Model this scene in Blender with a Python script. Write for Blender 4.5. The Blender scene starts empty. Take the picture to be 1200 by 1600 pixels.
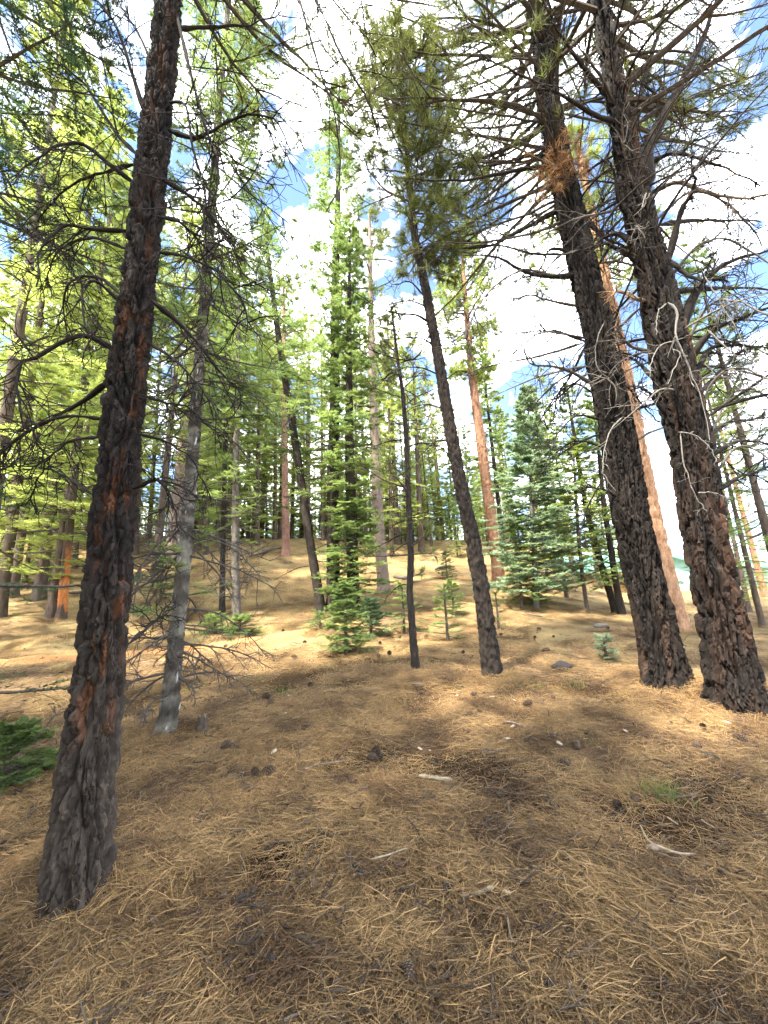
import bpy, math, random
import numpy as np
from mathutils import Vector, Matrix

# ------------------------------------------------------------------ camera
FPX, PITCH, ROLL, EYE = 610.0, math.radians(12.5), math.radians(2.5), 1.55
scene = bpy.context.scene
R0 = np.array([1.0, 0, 0]); U0 = np.array([0, -math.sin(PITCH), math.cos(PITCH)])
FW = np.array([0, math.cos(PITCH), math.sin(PITCH)])
RT = R0 * math.cos(ROLL) - U0 * math.sin(ROLL)
UP = U0 * math.cos(ROLL) + R0 * math.sin(ROLL)
CAM = np.array([0.0, 0.0, EYE])
cd = bpy.data.cameras.new('camera'); cam = bpy.data.objects.new('camera', cd)
scene.collection.objects.link(cam); scene.camera = cam
cd.sensor_fit = 'VERTICAL'; cd.sensor_height = 36.0; cd.lens = 36.0 * FPX / 1600.0
cd.clip_start = 0.05; cd.clip_end = 2000
cam.matrix_world = Matrix(((RT[0], UP[0], -FW[0], CAM[0]), (RT[1], UP[1], -FW[1], CAM[1]),
                           (RT[2], UP[2], -FW[2], CAM[2]), (0, 0, 0, 1)))

# ------------------------------------------------------------------ sky and sun
SUN_DIR = Vector((-0.33, -0.34, 0.88)).normalized()
el = math.asin(SUN_DIR.z); az = math.atan2(SUN_DIR.x, SUN_DIR.y)
world = bpy.data.worlds.new('World'); scene.world = world; world.use_nodes = True
wn, wl = world.node_tree.nodes, world.node_tree.links
wn.clear()
w_out = wn.new('ShaderNodeOutputWorld'); w_bg = wn.new('ShaderNodeBackground')
sky = wn.new('ShaderNodeTexSky'); sky.sky_type = 'NISHITA'; sky.sun_disc = False
sky.sun_elevation = el; sky.sun_rotation = az; sky.altitude = 2000; sky.air_density = 1.0; sky.dust_density = 0.6
tc = wn.new('ShaderNodeTexCoord'); mp = wn.new('ShaderNodeMapping'); mp.inputs['Scale'].default_value = (1, 1, 1.7)
mp.inputs['Location'].default_value = (0.35, 0.1, 0.0)
nz = wn.new('ShaderNodeTexNoise'); nz.inputs['Scale'].default_value = 4.2; nz.inputs['Detail'].default_value = 8
nz.inputs['Roughness'].default_value = 0.58; nz.inputs['Distortion'].default_value = 0.3
rp = wn.new('ShaderNodeValToRGB'); rp.color_ramp.elements[0].position = 0.475; rp.color_ramp.elements[1].position = 0.72
mx = wn.new('ShaderNodeMix'); mx.data_type = 'RGBA'
mx.inputs[7].default_value = (34.0, 34.4, 35.0, 1)
wl.new(tc.outputs['Generated'], mp.inputs[0]); wl.new(mp.outputs[0], nz.inputs['Vector'])
wl.new(nz.outputs['Fac'], rp.inputs[0]); wl.new(rp.outputs[0], mx.inputs[0])
wl.new(sky.outputs[0], mx.inputs[6]); wl.new(mx.outputs[2], w_bg.inputs['Color'])
w_bg.inputs['Strength'].default_value = 0.10
wl.new(w_bg.outputs[0], w_out.inputs['Surface'])
sd = bpy.data.lights.new('sun', 'SUN'); sun = bpy.data.objects.new('sun', sd); scene.collection.objects.link(sun)
sd.energy = 3.4; sd.angle = math.radians(2.5); sd.color = (1.0, 0.93, 0.80)
sun.rotation_mode = 'QUATERNION'; sun.rotation_quaternion = SUN_DIR.to_track_quat('Z', 'Y')
sun.location = (-20, -10, 40)
vs = scene.view_settings
vs.view_transform = 'Standard'; vs.look = 'None'; vs.gamma = 1; vs.use_curve_mapping = False
vs.exposure = 2.8
scene.cycles.max_bounces = 6; scene.cycles.diffuse_bounces = 3; scene.cycles.transmission_bounces = 3
scene.cycles.glossy_bounces = 2; scene.cycles.use_denoising = True
scene.cycles.use_adaptive_sampling = True; scene.cycles.adaptive_threshold = 0.03

# ------------------------------------------------------------------ noise
def _h(ix, iy, iz, s):
    h = (ix.astype(np.int64) * 374761393 + iy.astype(np.int64) * 668265263 + iz.astype(np.int64) * 2147483647 + s * 974634777) & 0xFFFFFFFF
    h = ((h ^ (h >> 13)) * 1274126177) & 0xFFFFFFFF
    h = ((h ^ (h >> 15)) * 2246822519) & 0xFFFFFFFF
    return ((h ^ (h >> 16)) & 0xFFFFFF) / float(0xFFFFFF)
def vnoise(p, s=0):
    i = np.floor(p).astype(np.int64); f = p - i; f = f * f * (3 - 2 * f)
    x, y, z = i[..., 0], i[..., 1], i[..., 2]; r = 0
    for a in (0, 1):
        for b in (0, 1):
            for c in (0, 1):
                w = (f[..., 0] if a else 1 - f[..., 0]) * (f[..., 1] if b else 1 - f[..., 1]) * (f[..., 2] if c else 1 - f[..., 2])
                r = r + w * _h(x + a, y + b, z + c, s)
    return r
def fbm(p, o=4, s=0):
    r = 0; a = 0.5; t = 0
    for k in range(o):
        r = r + a * vnoise(p, s + k * 17); t += a; a *= 0.5; p = p * 2.03 + 11.3
    return r / t
def worley(p, s=0):
    i = np.floor(p).astype(np.int64); f1 = np.full(p.shape[:-1], 9.0); f2 = f1.copy(); cid = np.zeros(p.shape[:-1])
    for a in (-1, 0, 1):
        for b in (-1, 0, 1):
            for c in (-1, 0, 1):
                x, y, z = i[..., 0] + a, i[..., 1] + b, i[..., 2] + c
                q = np.stack([x + _h(x, y, z, s), y + _h(x, y, z, s + 1), z + _h(x, y, z, s + 2)], -1)
                d = np.sqrt(((q - p) ** 2).sum(-1)); r = _h(x, y, z, s + 3)
                nw = d < f1
                f2 = np.where(nw, f1, np.minimum(f2, d)); cid = np.where(nw, r, cid); f1 = np.where(nw, d, f1)
    return f1, f2, cid
def sstep(a, b, x):
    t = np.clip((x - a) / (b - a), 0, 1); return t * t * (3 - 2 * t)
def nrm(v): return v / np.maximum(np.linalg.norm(v, axis=-1, keepdims=True), 1e-9)

# ------------------------------------------------------------------ terrain
SA = math.radians(20)
def gz(x, y, bumps=True):
    x = np.asarray(x, float); y = np.asarray(y, float)
    u = y * math.cos(SA) - x * math.sin(SA)
    kr = sstep(.32, .62, x / np.maximum(y, 3.0)); uc = np.minimum(u, 27 - 15 * kr)
    g = 0.1 * np.clip(uc - 2, 0, None) + 0.0076 * (1 - .9 * kr) * np.clip(uc - 6, 0, None) ** 2 - 0.06 * (1 - kr) * np.clip(u - 27, 0, 60)
    g = g - 0.02 * np.clip(2 - u, 0, 20)
    g = g + 0.14 * np.exp(-((x - 4.4) ** 2 / 0.9 + (y - 5.0) ** 2 / 0.8))
    for mx_, my_, ma, ms in ((-1.69, 2.38, .08, .40), (-2.33, 4.34, .06, .30), (1.52, 6.25, .06, .35), (3.67, 5.6, .10, .60), (3.87, 4.79, .10, .60)):
        g = g + ma * np.exp(-((x - mx_) ** 2 + (y - my_) ** 2) / (ms * ms))
    p = np.stack([x, y, np.zeros_like(x)], -1)
    g = g + 0.35 * (vnoise(p * 0.16, 3) - 0.5) * sstep(5, 12, np.hypot(x, y))
    if bumps:
        g = g + 0.075 * (fbm(p * 1.7, 3, 5) - 0.5) + 0.05 * (fbm(p * 6.0, 2, 9) - 0.5)
    return g
def ray(px, py):
    return FW + RT * ((px - 600) / FPX) - UP * ((py - 800) / FPX)
def on_ground(px, py):
    d = ray(px, py); t = 0.5
    for _ in range(4000):
        p = CAM + d * t
        if p[2] < gz(p[0], p[1], False): break
        t += 0.02
    lo, hi = t - 0.02, t
    for _ in range(20):
        m = (lo + hi) / 2; p = CAM + d * m
        if p[2] < gz(p[0], p[1]): hi = m
        else: lo = m
    p = CAM + d * hi; p[2] = float(gz(p[0], p[1])); return p
def at_y(px, py, Y):
    d = ray(px, py); return CAM + d * (Y / d[1])
def at_dist(px, D):                                   # foot of a tree seen in column px, D metres away
    d = ray(px, 930); k = D / math.hypot(d[0], d[1]); x, y = d[0] * k, d[1] * k
    return np.array([x, y, float(gz(x, y))])

# ------------------------------------------------------------------ mesh plumbing
COL = scene.collection
class Geo:
    def __init__(s): s.V = []; s.F = []; s.M = []; s.C = []; s.n = 0
    def add(s, V, F, m=0, c=None):
        V = np.asarray(V, float).reshape(-1, 3); F = np.asarray(F, np.int64)
        s.V.append(V); s.F.append(F + s.n); s.M.append(np.full(len(F), m, np.int32))
        s.C.append(np.ones((len(V), 3)) if c is None else np.asarray(c, float)); s.n += len(V)
    def mesh(s, name, mats, smooth=False):
        me = bpy.data.meshes.new(name)
        V = np.concatenate(s.V); me.vertices.add(len(V)); me.vertices.foreach_set('co', V.astype(np.float32).ravel())
        L = np.concatenate([f.ravel() for f in s.F]); sz = np.concatenate([np.full(len(f), f.shape[1]) for f in s.F])
        st = np.concatenate([[0], np.cumsum(sz)[:-1]])
        me.loops.add(len(L)); me.loops.foreach_set('vertex_index', L.astype(np.int32))
        me.polygons.add(len(sz)); me.polygons.foreach_set('loop_start', st.astype(np.int32))
        me.polygons.foreach_set('loop_total', sz.astype(np.int32))
        me.polygons.foreach_set('material_index', np.concatenate(s.M))
        me.polygons.foreach_set('use_smooth', np.full(len(sz), smooth))
        C = np.concatenate(s.C); at = me.attributes.new('col', 'FLOAT_COLOR', 'POINT')
        at.data.foreach_set('color', np.concatenate([C, np.ones((len(C), 1))], 1).astype(np.float32).ravel())
        for m in mats: me.materials.append(m)
        me.update(calc_edges=True); return me
def link(name, me, parent=None, loc=None):
    o = bpy.data.objects.new(name, me); COL.objects.link(o)
    if parent is not None: o.parent = parent
    if loc is not None: o.location = loc
    return o
def tag(o, label=None, cat=None, group=None, kind=None):
    if label: o['label'] = label
    if cat: o['category'] = cat
    if group: o['group'] = group
    if kind: o['kind'] = kind
    return o
def thing(name, loc, label, cat, group=None):
    o = link(name, None, None, loc); o.empty_display_size = 0.2
    return tag(o, label, cat, group)

def tubes(geo, P, Rr, S=4, m=0, c=None):
    P = np.asarray(P, float); B, N, _ = P.shape
    T = nrm(np.gradient(P, axis=1)); D = nrm(P[:, -1] - P[:, 0])
    ref = np.zeros((B, 3)); ref[np.arange(B), np.argmin(np.abs(D), 1)] = 1
    n1 = nrm(np.cross(T, ref[:, None, :])); n2 = np.cross(T, n1)
    a = np.arange(S) * 2 * math.pi / S
    V = P[:, :, None, :] + Rr[:, :, None, None] * (n1[:, :, None, :] * np.cos(a)[None, None, :, None] + n2[:, :, None, :] * np.sin(a)[None, None, :, None])
    idx = np.arange(B * N * S).reshape(B, N, S); nx = np.roll(idx, -1, 2)
    F = np.stack([idx[:, :-1], nx[:, :-1], nx[:, 1:], idx[:, 1:]], -1).reshape(-1, 4)
    cc = None
    if c is not None: cc = np.broadcast_to(np.asarray(c, float), (B * N * S, 3)) if np.ndim(c) == 1 else np.repeat(c, N * S, 0)
    geo.add(V, F, m, cc)
def grow(st, d, L, N, g, jit, rng, curl=0.0):
    B = len(st); P = np.zeros((B, N, 3)); P[:, 0] = st; d = nrm(d.copy()); L = np.broadcast_to(L, (B,))
    g = np.broadcast_to(g, (B,)); cv = rng.normal(0, 1, (B, 3)) * curl
    for k in range(1, N):
        P[:, k] = P[:, k - 1] + d * (L / (N - 1))[:, None]
        d = d + rng.normal(0, jit, (B, 3)) + cv; d[:, 2] += g; d = nrm(d)
    return P
def spawn(P, per, t0, t1, ang, rng, angj=0.25, flat=None):
    B, N, _ = P.shape; t = rng.uniform(t0, t1, (B, per)); f = t * (N - 1); i = np.minimum(f.astype(int), N - 2); f = f - i
    b = np.arange(B)[:, None]; A = P[b, i]; Q = P[b, i + 1]; pos = A + (Q - A) * f[..., None]; T = nrm(Q - A)
    if flat is None: v = rng.normal(0, 1, T.shape)
    else:
        v = np.cross(T, np.array([0, 0, 1.0])) * rng.choice([-1, 1], (B, per))[..., None] + rng.normal(0, flat, T.shape)
    v = nrm(v - T * (v * T).sum(-1, keepdims=True)); a = ang + rng.normal(0, angj, (B, per))
    d = T * np.cos(a)[..., None] + v * np.sin(a)[..., None]
    return pos.reshape(-1, 3), d.reshape(-1, 3), t.ravel(), np.repeat(np.arange(B), per)
def taper(P, r0, r1, pw=1.0):
    B, N, _ = P.shape; t = np.linspace(0, 1, N)[None] ** pw
    r0 = np.broadcast_to(r0, (B,)); r1 = np.broadcast_to(r1, (B,))
    return r0[:, None] * (1 - t) + r1[:, None] * t
def tufts(geo, pos, d, K, ln, w, spread, rng, m=1, c=None):
    B = len(pos)
    v = nrm(nrm(d)[:, None, :] + rng.normal(0, spread, (B, K, 3))); v[..., 2] -= 0.10; v = nrm(v)
    l = ln * rng.uniform(0.7, 1.15, (B, K, 1)); sd_ = nrm(np.cross(v, rng.normal(0, 1, (B, K, 3)))) * w / 2
    b = pos[:, None, :] - nrm(d)[:, None, :] * rng.uniform(0, ln * 0.55, (B, K, 1))
    V = np.stack([b - sd_, b + sd_, b + v * l], 2)
    cc = None
    if c is not None: cc = np.repeat(c, K * 3, 0)
    geo.add(V, np.arange(B * K * 3).reshape(-1, 3), m, cc)
def sprays(geo, P, K, ln, w, rng, m=1, c=None, up=0.15):
    a = P[:, :-1].reshape(-1, 3); b = P[:, 1:].reshape(-1, 3); B = len(a); T = nrm(b - a)
    sd_ = np.cross(T, np.array([0, 0, 1.0])); sd_ = nrm(sd_ + 1e-4)
    t = (np.arange(K)[None, :] + rng.uniform(0, 1, (B, K))) / K
    for s in (-1, 1):
        base = a[:, None] + (b - a)[:, None] * t[..., None]
        v = nrm(sd_[:, None] * s * 0.8 + T[:, None] * 0.65 + rng.normal(0, 0.22, (B, K, 3)) + np.array([0, 0, up]))
        l = ln * rng.uniform(0.7, 1.2, (B, K, 1)); hw = T[:, None] * w / 2 + rng.normal(0, w * 0.2, (B, K, 3))
        V = np.stack([base - hw, base + hw, base + v * l], 2)
        geo.add(V, np.arange(B * K * 3).reshape(-1, 3), m, None if c is None else np.repeat(np.repeat(c, P.shape[1] - 1, 0), K * 3, 0))

# ------------------------------------------------------------------ materials
def new_mat(name):
    m = bpy.data.materials.new(name); m.use_nodes = True; n = m.node_tree.nodes; n.clear()
    return m, n, m.node_tree.links, n.new('ShaderNodeOutputMaterial')
def mat_attr(name, rough=0.9, nscale=40, lo=0.6, hi=1.35, bump=0.3, bdist=0.01, stretch=(1, 1, 0.4), spec=0.2):
    m, n, l, out = new_mat(name)
    b = n.new('ShaderNodeBsdfPrincipled'); b.inputs['Roughness'].default_value = rough; b.inputs['Specular IOR Level'].default_value = spec
    a = n.new('ShaderNodeAttribute'); a.attribute_name = 'col'
    t = n.new('ShaderNodeTexCoord'); mp = n.new('ShaderNodeMapping'); mp.inputs['Scale'].default_value = stretch
    z = n.new('ShaderNodeTexNoise'); z.inputs['Scale'].default_value = nscale; z.inputs['Detail'].default_value = 5; z.inputs['Roughness'].default_value = 0.65
    r = n.new('ShaderNodeMapRange'); r.inputs[1].default_value = 0.3; r.inputs[2].default_value = 0.7; r.inputs[3].default_value = lo; r.inputs[4].default_value = hi
    mu = n.new('ShaderNodeVectorMath'); mu.operation = 'SCALE'
    l.new(t.outputs['Object'], mp.inputs[0]); l.new(mp.outputs[0], z.inputs['Vector']); l.new(z.outputs['Fac'], r.inputs[0])
    l.new(a.outputs['Color'], mu.inputs[0]); l.new(r.outputs[0], mu.inputs['Scale']); l.new(mu.outputs[0], b.inputs['Base Color'])
    bp = n.new('ShaderNodeBump'); bp.inputs['Strength'].default_value = bump; bp.inputs['Distance'].default_value = bdist
    l.new(z.outputs['Fac'], bp.inputs['Height']); l.new(bp.outputs[0], b.inputs['Normal'])
    l.new(b.outputs[0], out.inputs[0]); return m
def mat_leaf(name, c0, c1, trans=0.45, nscale=1.3, rnd=0.35):
    m, n, l, out = new_mat(name)
    a = n.new('ShaderNodeAttribute'); a.attribute_name = 'col'
    g = n.new('ShaderNodeNewGeometry'); z = n.new('ShaderNodeTexNoise'); z.inputs['Scale'].default_value = nscale; z.inputs['Detail'].default_value = 3
    oi = n.new('ShaderNodeObjectInfo')
    ad = n.new('ShaderNodeMath'); ad.operation = 'MULTIPLY_ADD'; ad.inputs[1].default_value = rnd; ad.use_clamp = True
    mr = n.new('ShaderNodeMapRange'); mr.inputs[1].default_value = 0.35; mr.inputs[2].default_value = 0.65; mr.inputs[3].default_value = -rnd * 0.3; mr.inputs[4].default_value = 1 - rnd * 0.5
    mx = n.new('ShaderNodeMix'); mx.data_type = 'RGBA'; mx.inputs[6].default_value = (*c0, 1); mx.inputs[7].default_value = (*c1, 1)
    mu = n.new('ShaderNodeMix'); mu.data_type = 'RGBA'; mu.blend_type = 'MULTIPLY'; mu.inputs[0].default_value = 1
    l.new(g.outputs['Position'], z.inputs['Vector']); l.new(z.outputs['Fac'], mr.inputs[0])
    l.new(oi.outputs['Random'], ad.inputs[0]); l.new(mr.outputs[0], ad.inputs[2]); l.new(ad.outputs[0], mx.inputs[0])
    l.new(mx.outputs[2], mu.inputs[6]); l.new(a.outputs['Color'], mu.inputs[7])
    d = n.new('ShaderNodeBsdfPrincipled'); d.inputs['Roughness'].default_value = 0.55; d.inputs['Specular IOR Level'].default_value = 0.3
    t = n.new('ShaderNodeBsdfTranslucent'); ms = n.new('ShaderNodeMixShader'); ms.inputs[0].default_value = trans
    l.new(mu.outputs[2], d.inputs['Base Color']); l.new(mu.outputs[2], t.inputs['Color'])
    l.new(d.outputs[0], ms.inputs[1]); l.new(t.outputs[0], ms.inputs[2]); l.new(ms.outputs[0], out.inputs[0]); return m
M_BARK = mat_attr('bark', nscale=38, bump=0.6, bdist=0.012)
M_BARKFAR = mat_attr('bark_far', nscale=14, lo=0.55, hi=1.4, bump=0.5, bdist=0.02)
M_WOOD = mat_attr('dead_wood', nscale=30, bump=0.3, stretch=(1, 1, 1))
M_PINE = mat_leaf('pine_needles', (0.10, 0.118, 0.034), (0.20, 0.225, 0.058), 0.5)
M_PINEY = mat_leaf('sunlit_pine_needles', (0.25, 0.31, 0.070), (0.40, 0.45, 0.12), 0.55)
M_FIR = mat_leaf('fir_needles', (0.135, 0.205, 0.060), (0.28, 0.36, 0.105), 0.55)
M_FIRB = mat_leaf('blue_fir_needles', (0.19, 0.27, 0.145), (0.31, 0.40, 0.235), 0.45)
M_FIRD = mat_leaf('dark_fir_needles', (0.045, 0.090, 0.045), (0.10, 0.165, 0.065), 0.4)
M_LITTER = mat_leaf('dry_needles', (0.085, 0.044, 0.017), (0.33, 0.203, 0.082), 0.08, 2.2, 0.9)
M_BROWNN = mat_leaf('dead_brown_needles', (0.26, 0.13, 0.05), (0.36, 0.20, 0.08), 0.3)
M_GRASS = mat_leaf('grass', (0.12, 0.19, 0.035), (0.22, 0.26, 0.06), 0.4)

# ------------------------------------------------------------------ ground
def mat_ground():
    m, n, l, out = new_mat('forest_floor')
    b = n.new('ShaderNodeBsdfPrincipled'); b.inputs['Roughness'].default_value = 0.95; b.inputs['Specular IOR Level'].default_value = 0.1
    g = n.new('ShaderNodeNewGeometry')
    def noise(sc, det, dist=0.0, stretch=None):
        z = n.new('ShaderNodeTexNoise'); z.inputs['Scale'].default_value = sc; z.inputs['Detail'].default_value = det; z.inputs['Distortion'].default_value = dist
        z.inputs['Roughness'].default_value = 0.65
        if stretch:
            mp = n.new('ShaderNodeMapping'); mp.inputs['Scale'].default_value = stretch[:3]; mp.inputs['Rotation'].default_value = (0, 0, stretch[3])
            l.new(g.outputs['Position'], mp.inputs[0]); l.new(mp.outputs[0], z.inputs['Vector'])
        else: l.new(g.outputs['Position'], z.inputs['Vector'])
        return z
    def ramp(src, stops):
        r = n.new('ShaderNodeValToRGB'); cr = r.color_ramp
        while len(cr.elements) < len(stops): cr.elements.new(0.5)
        for e, (p, c) in zip(cr.elements, stops): e.position = p; e.color = (*c, 1)
        l.new(src.outputs['Fac'], r.inputs[0]); return r
    def mix(f, a, c, fac=None, mode='MIX'):
        x = n.new('ShaderNodeMix'); x.data_type = 'RGBA'; x.blend_type = mode
        if f is None: x.inputs[0].default_value = fac
        else: l.new(f, x.inputs[0])
        l.new(a, x.inputs[6]); l.new(c, x.inputs[7]); return x.outputs[2]
    base = ramp(noise(0.7, 6, 0.4), [(0.30, (0.14, 0.088, 0.040)), (0.5, (0.27, 0.19, 0.085)), (0.72, (0.37, 0.285, 0.140))])
    s1 = ramp(noise(60, 4, 1.2, (1, 0.22, 1, 0.5)), [(0.32, (0.30, 0.27, 0.25)), (0.55, (1.0, 1.0, 1.0)), (0.7, (1.45, 1.4, 1.3))])
    s2 = ramp(noise(55, 4, 1.2, (0.22, 1, 1, -0.3)), [(0.32, (0.35, 0.31, 0.28)), (0.55, (1.0, 1.0, 1.0)), (0.7, (1.4, 1.35, 1.25))])
    c = mix(None, base.outputs[0], s1.outputs[0], 0.8, 'MULTIPLY'); c = mix(None, c, s2.outputs[0], 0.8, 'MULTIPLY')
    spots = ramp(noise(9, 5, 0.6), [(0.0, (1, 1, 1)), (0.63, (1, 1, 1)), (0.70, (0.38, 0.34, 0.31))])
    c = mix(None, c, spots.outputs[0], 1.0, 'MULTIPLY')
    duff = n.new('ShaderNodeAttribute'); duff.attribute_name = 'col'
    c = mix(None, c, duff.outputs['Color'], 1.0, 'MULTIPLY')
    l.new(c, b.inputs['Base Color'])
    bz = noise(45, 6, 0.8); bp = n.new('ShaderNodeBump'); bp.inputs['Strength'].default_value = 0.8; bp.inputs['Distance'].default_value = 0.03
    l.new(bz.outputs['Fac'], bp.inputs['Height']); l.new(bp.outputs[0], b.inputs['Normal']); l.new(b.outputs[0], out.inputs[0]); return m
def bare(x, y):                                       # where the litter is thin and dark duff shows
    p = np.stack([x, y, np.zeros_like(x)], -1)
    return sstep(0.50, 0.60, fbm(p * 2.1 + 4.2, 4, 41))
NR, NA = 190, 310
rr = 0.35 * (900 / 0.35) ** (np.linspace(0, 1, NR) ** 1.0); aa = np.linspace(0, 2 * math.pi, NA, endpoint=False)
gx = rr[:, None] * np.sin(aa)[None]; gy = rr[:, None] * np.cos(aa)[None]; gh = gz(gx, gy)
G = Geo(); idx = np.arange(NR * NA).reshape(NR, NA); nx_ = np.roll(idx, -1, 1)
bb = bare(gx, gy).reshape(-1, 1) * (rr.repeat(NA)[:, None] < 14)
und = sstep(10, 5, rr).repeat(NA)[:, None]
gc = (1 - bb * np.array([0.62, 0.66, 0.68])) * (1 - und * np.array([0.60, 0.64, 0.68]))  # dark duff under near litter; far slope's sunlight put into its paler colour
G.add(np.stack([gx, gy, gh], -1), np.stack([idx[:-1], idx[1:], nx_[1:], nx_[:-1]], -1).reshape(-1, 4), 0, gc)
cv = np.array([[0, 0, float(gz(0.0, 0.0))]]); ring0 = np.stack([gx[0], gy[0], gh[0]], -1)
G.add(np.concatenate([cv, ring0]), np.stack([np.zeros(NA, int), 1 + np.arange(NA), 1 + (np.arange(NA) + 1) % NA], -1), 0)
ground = tag(link('ground', G.mesh('ground', [mat_ground()], True)), kind='structure')
# dirt trail crossing the slope
tp = [on_ground(*q) for q in ((-160, 1050), (40, 1032), (200, 1022), (330, 1010), (430, 996), (490, 985), (560, 975))]
tp = np.array(tp); tt = np.linspace(0, len(tp) - 1, 90); tx = np.interp(tt, range(len(tp)), tp[:, 0]); ty = np.interp(tt, range(len(tp)), tp[:, 1])
G = Geo(); W = 9; tn = nrm(np.stack([-np.gradient(ty), np.gradient(tx)], -1)); off = np.linspace(-1, 1, W)
wd = 0.20 + 0.14 * vnoise(np.stack([tt * 1.3, tt * 0, tt * 0], -1), 77)
X = tx[:, None] + tn[:, :1] * off * wd[:, None]; Y = ty[:, None] + tn[:, 1:] * off * wd[:, None]
Z = gz(X, Y) + 0.035 - 0.05 * np.abs(off)[None] ** 3
idx = np.arange(90 * W).reshape(90, W)
G.add(np.stack([X, Y, Z], -1), np.stack([idx[:-1, :-1], idx[1:, :-1], idx[1:, 1:], idx[:-1, 1:]], -1).reshape(-1, 4), 0, np.full((90 * W, 3), (0.36, 0.175, 0.065)))
tag(link('dirt_path', G.mesh('dirt_path', [mat_attr('trail_dirt', nscale=22, bump=0.5, stretch=(1, 1, 1))], True)), kind='structure')

# ------------------------------------------------------------------ trunks
def bark_char(p, fur, cid, h, ang, fine):
    g = 0.55 + 0.9 * fine
    c = np.array([0.019, 0.0145, 0.012])[None] * g[:, None] * (0.35 + 1.4 * cid[:, None])
    return c
def col_left(p, fur, cid, h, ang, fine):
    c = bark_char(p, fur, cid, h, ang, fine)
    low = sstep(1.9, 0.3, h)[:, None]
    c = c * (1 - low) + low * (np.array([0.075, 0.057, 0.043]) * (0.36 + 0.8 * cid[:, None]) * (0.5 + fine[:, None]))
    s = fbm(np.stack([p[:, 0] * 22, p[:, 1] * 22, p[:, 2] * 3.4], -1), 3, 91) - .03
    face = sstep(0.45, 0.95, np.cos(ang - math.radians(-55)))
    k = sstep(0.56, 0.63, s + 0.09 * (1 - fur) - .10 * (fine - .5)) * face * sstep(0.55, 1.0, h) * (0.20 + 0.42 * sstep(4.2, 3.0, h))
    return c * (1 - k[:, None]) + k[:, None] * np.array([0.17, 0.062, 0.022]) * (0.45 + 0.8 * fine[:, None])
def col_right(p, fur, cid, h, ang, fine):
    c = bark_char(p, fur, cid, h, ang, fine) * 0.75
    s = fbm(np.stack([p[:, 0] * 9, p[:, 1] * 9, p[:, 2] * 1.1], -1), 3, 17)
    side = 0.30 + 0.70 * sstep(-0.1, 0.9, np.cos(ang - math.radians(-20)))
    k = sstep(0.49, 0.64, s) * side * 0.62
    br = np.array([0.080, 0.038, 0.021]) * (0.5 + 0.7 * fine[:, None])
    return c * (1 - k[:, None]) + k[:, None] * br
def col_right2(p, fur, cid, h, ang, fine):
    c = bark_char(p, fur, cid, h, ang, fine) * 0.75
    s = fbm(np.stack([p[:, 0] * 8, p[:, 1] * 8, p[:, 2] * 1.2], -1), 3, 57)
    k = sstep(0.50, 0.64, s) * sstep(1.6, 0.1, h) * 0.45
    return c * (1 - k[:, None]) + k[:, None] * np.array([0.085, 0.050, 0.032]) * (0.5 + fine[:, None])
def col_plain(c0, c1):
    c0 = np.array(c0); c1 = np.array(c1)
    def f(p, fur, cid, h, ang, fine):
        k = np.clip(0.15 + 0.5 * cid + 0.6 * (fine - 0.5), 0, 1)[:, None]
        return c0 * (1 - k) + c1 * k
    return f
col_dark = col_plain((0.014, 0.011, 0.009), (0.055, 0.042, 0.033))
col_brown = col_plain((0.055, 0.040, 0.030), (0.14, 0.105, 0.08))
col_orange = col_plain((0.13, 0.060, 0.034), (0.40, 0.225, 0.135))
col_pale = col_plain((0.18, 0.085, 0.042), (0.56, 0.35, 0.21))
col_grey = col_plain((0.075, 0.064, 0.052), (0.19, 0.165, 0.135))
col_pink = col_plain((0.13, 0.095, 0.075), (0.28, 0.215, 0.175))
def col_fir(p, fur, cid, h, ang, fine):
    q = np.stack([p[:, 0] * 3, p[:, 1] * 3, p[:, 2] * 9], -1)
    k = sstep(0.35, 0.7, fbm(q, 4, 23))[:, None]
    c = np.array([0.060, 0.050, 0.040]) * (1 - k) + np.array([0.20, 0.18, 0.145]) * k
    dk = sstep(0.60, 0.72, fbm(p * np.array([6, 6, 14]), 3, 29))[:, None] * sstep(1.2, 2.2, h)[:, None]
    wh = sstep(0.79, 0.83, fbm(p * np.array([40, 40, 8]), 2, 61))[:, None]
    c = c * (1 - dk) + np.array([0.03, 0.025, 0.02]) * dk
    return c * (1 - wh) + np.array([0.7, 0.68, 0.62]) * wh
def col_burnt(p, fur, cid, h, ang, fine):
    c = col_brown(p, fur, cid, h, ang, fine) * 0.8
    k = (sstep(0.40, 0.55, fbm(p * np.array([7, 7, 1.6]), 3, 71)) * sstep(2.2, 1.4, h))[:, None]
    return c * (1 - k) + np.array([0.45, 0.16, 0.05]) * k * (0.6 + 0.7 * fine[:, None])

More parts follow.
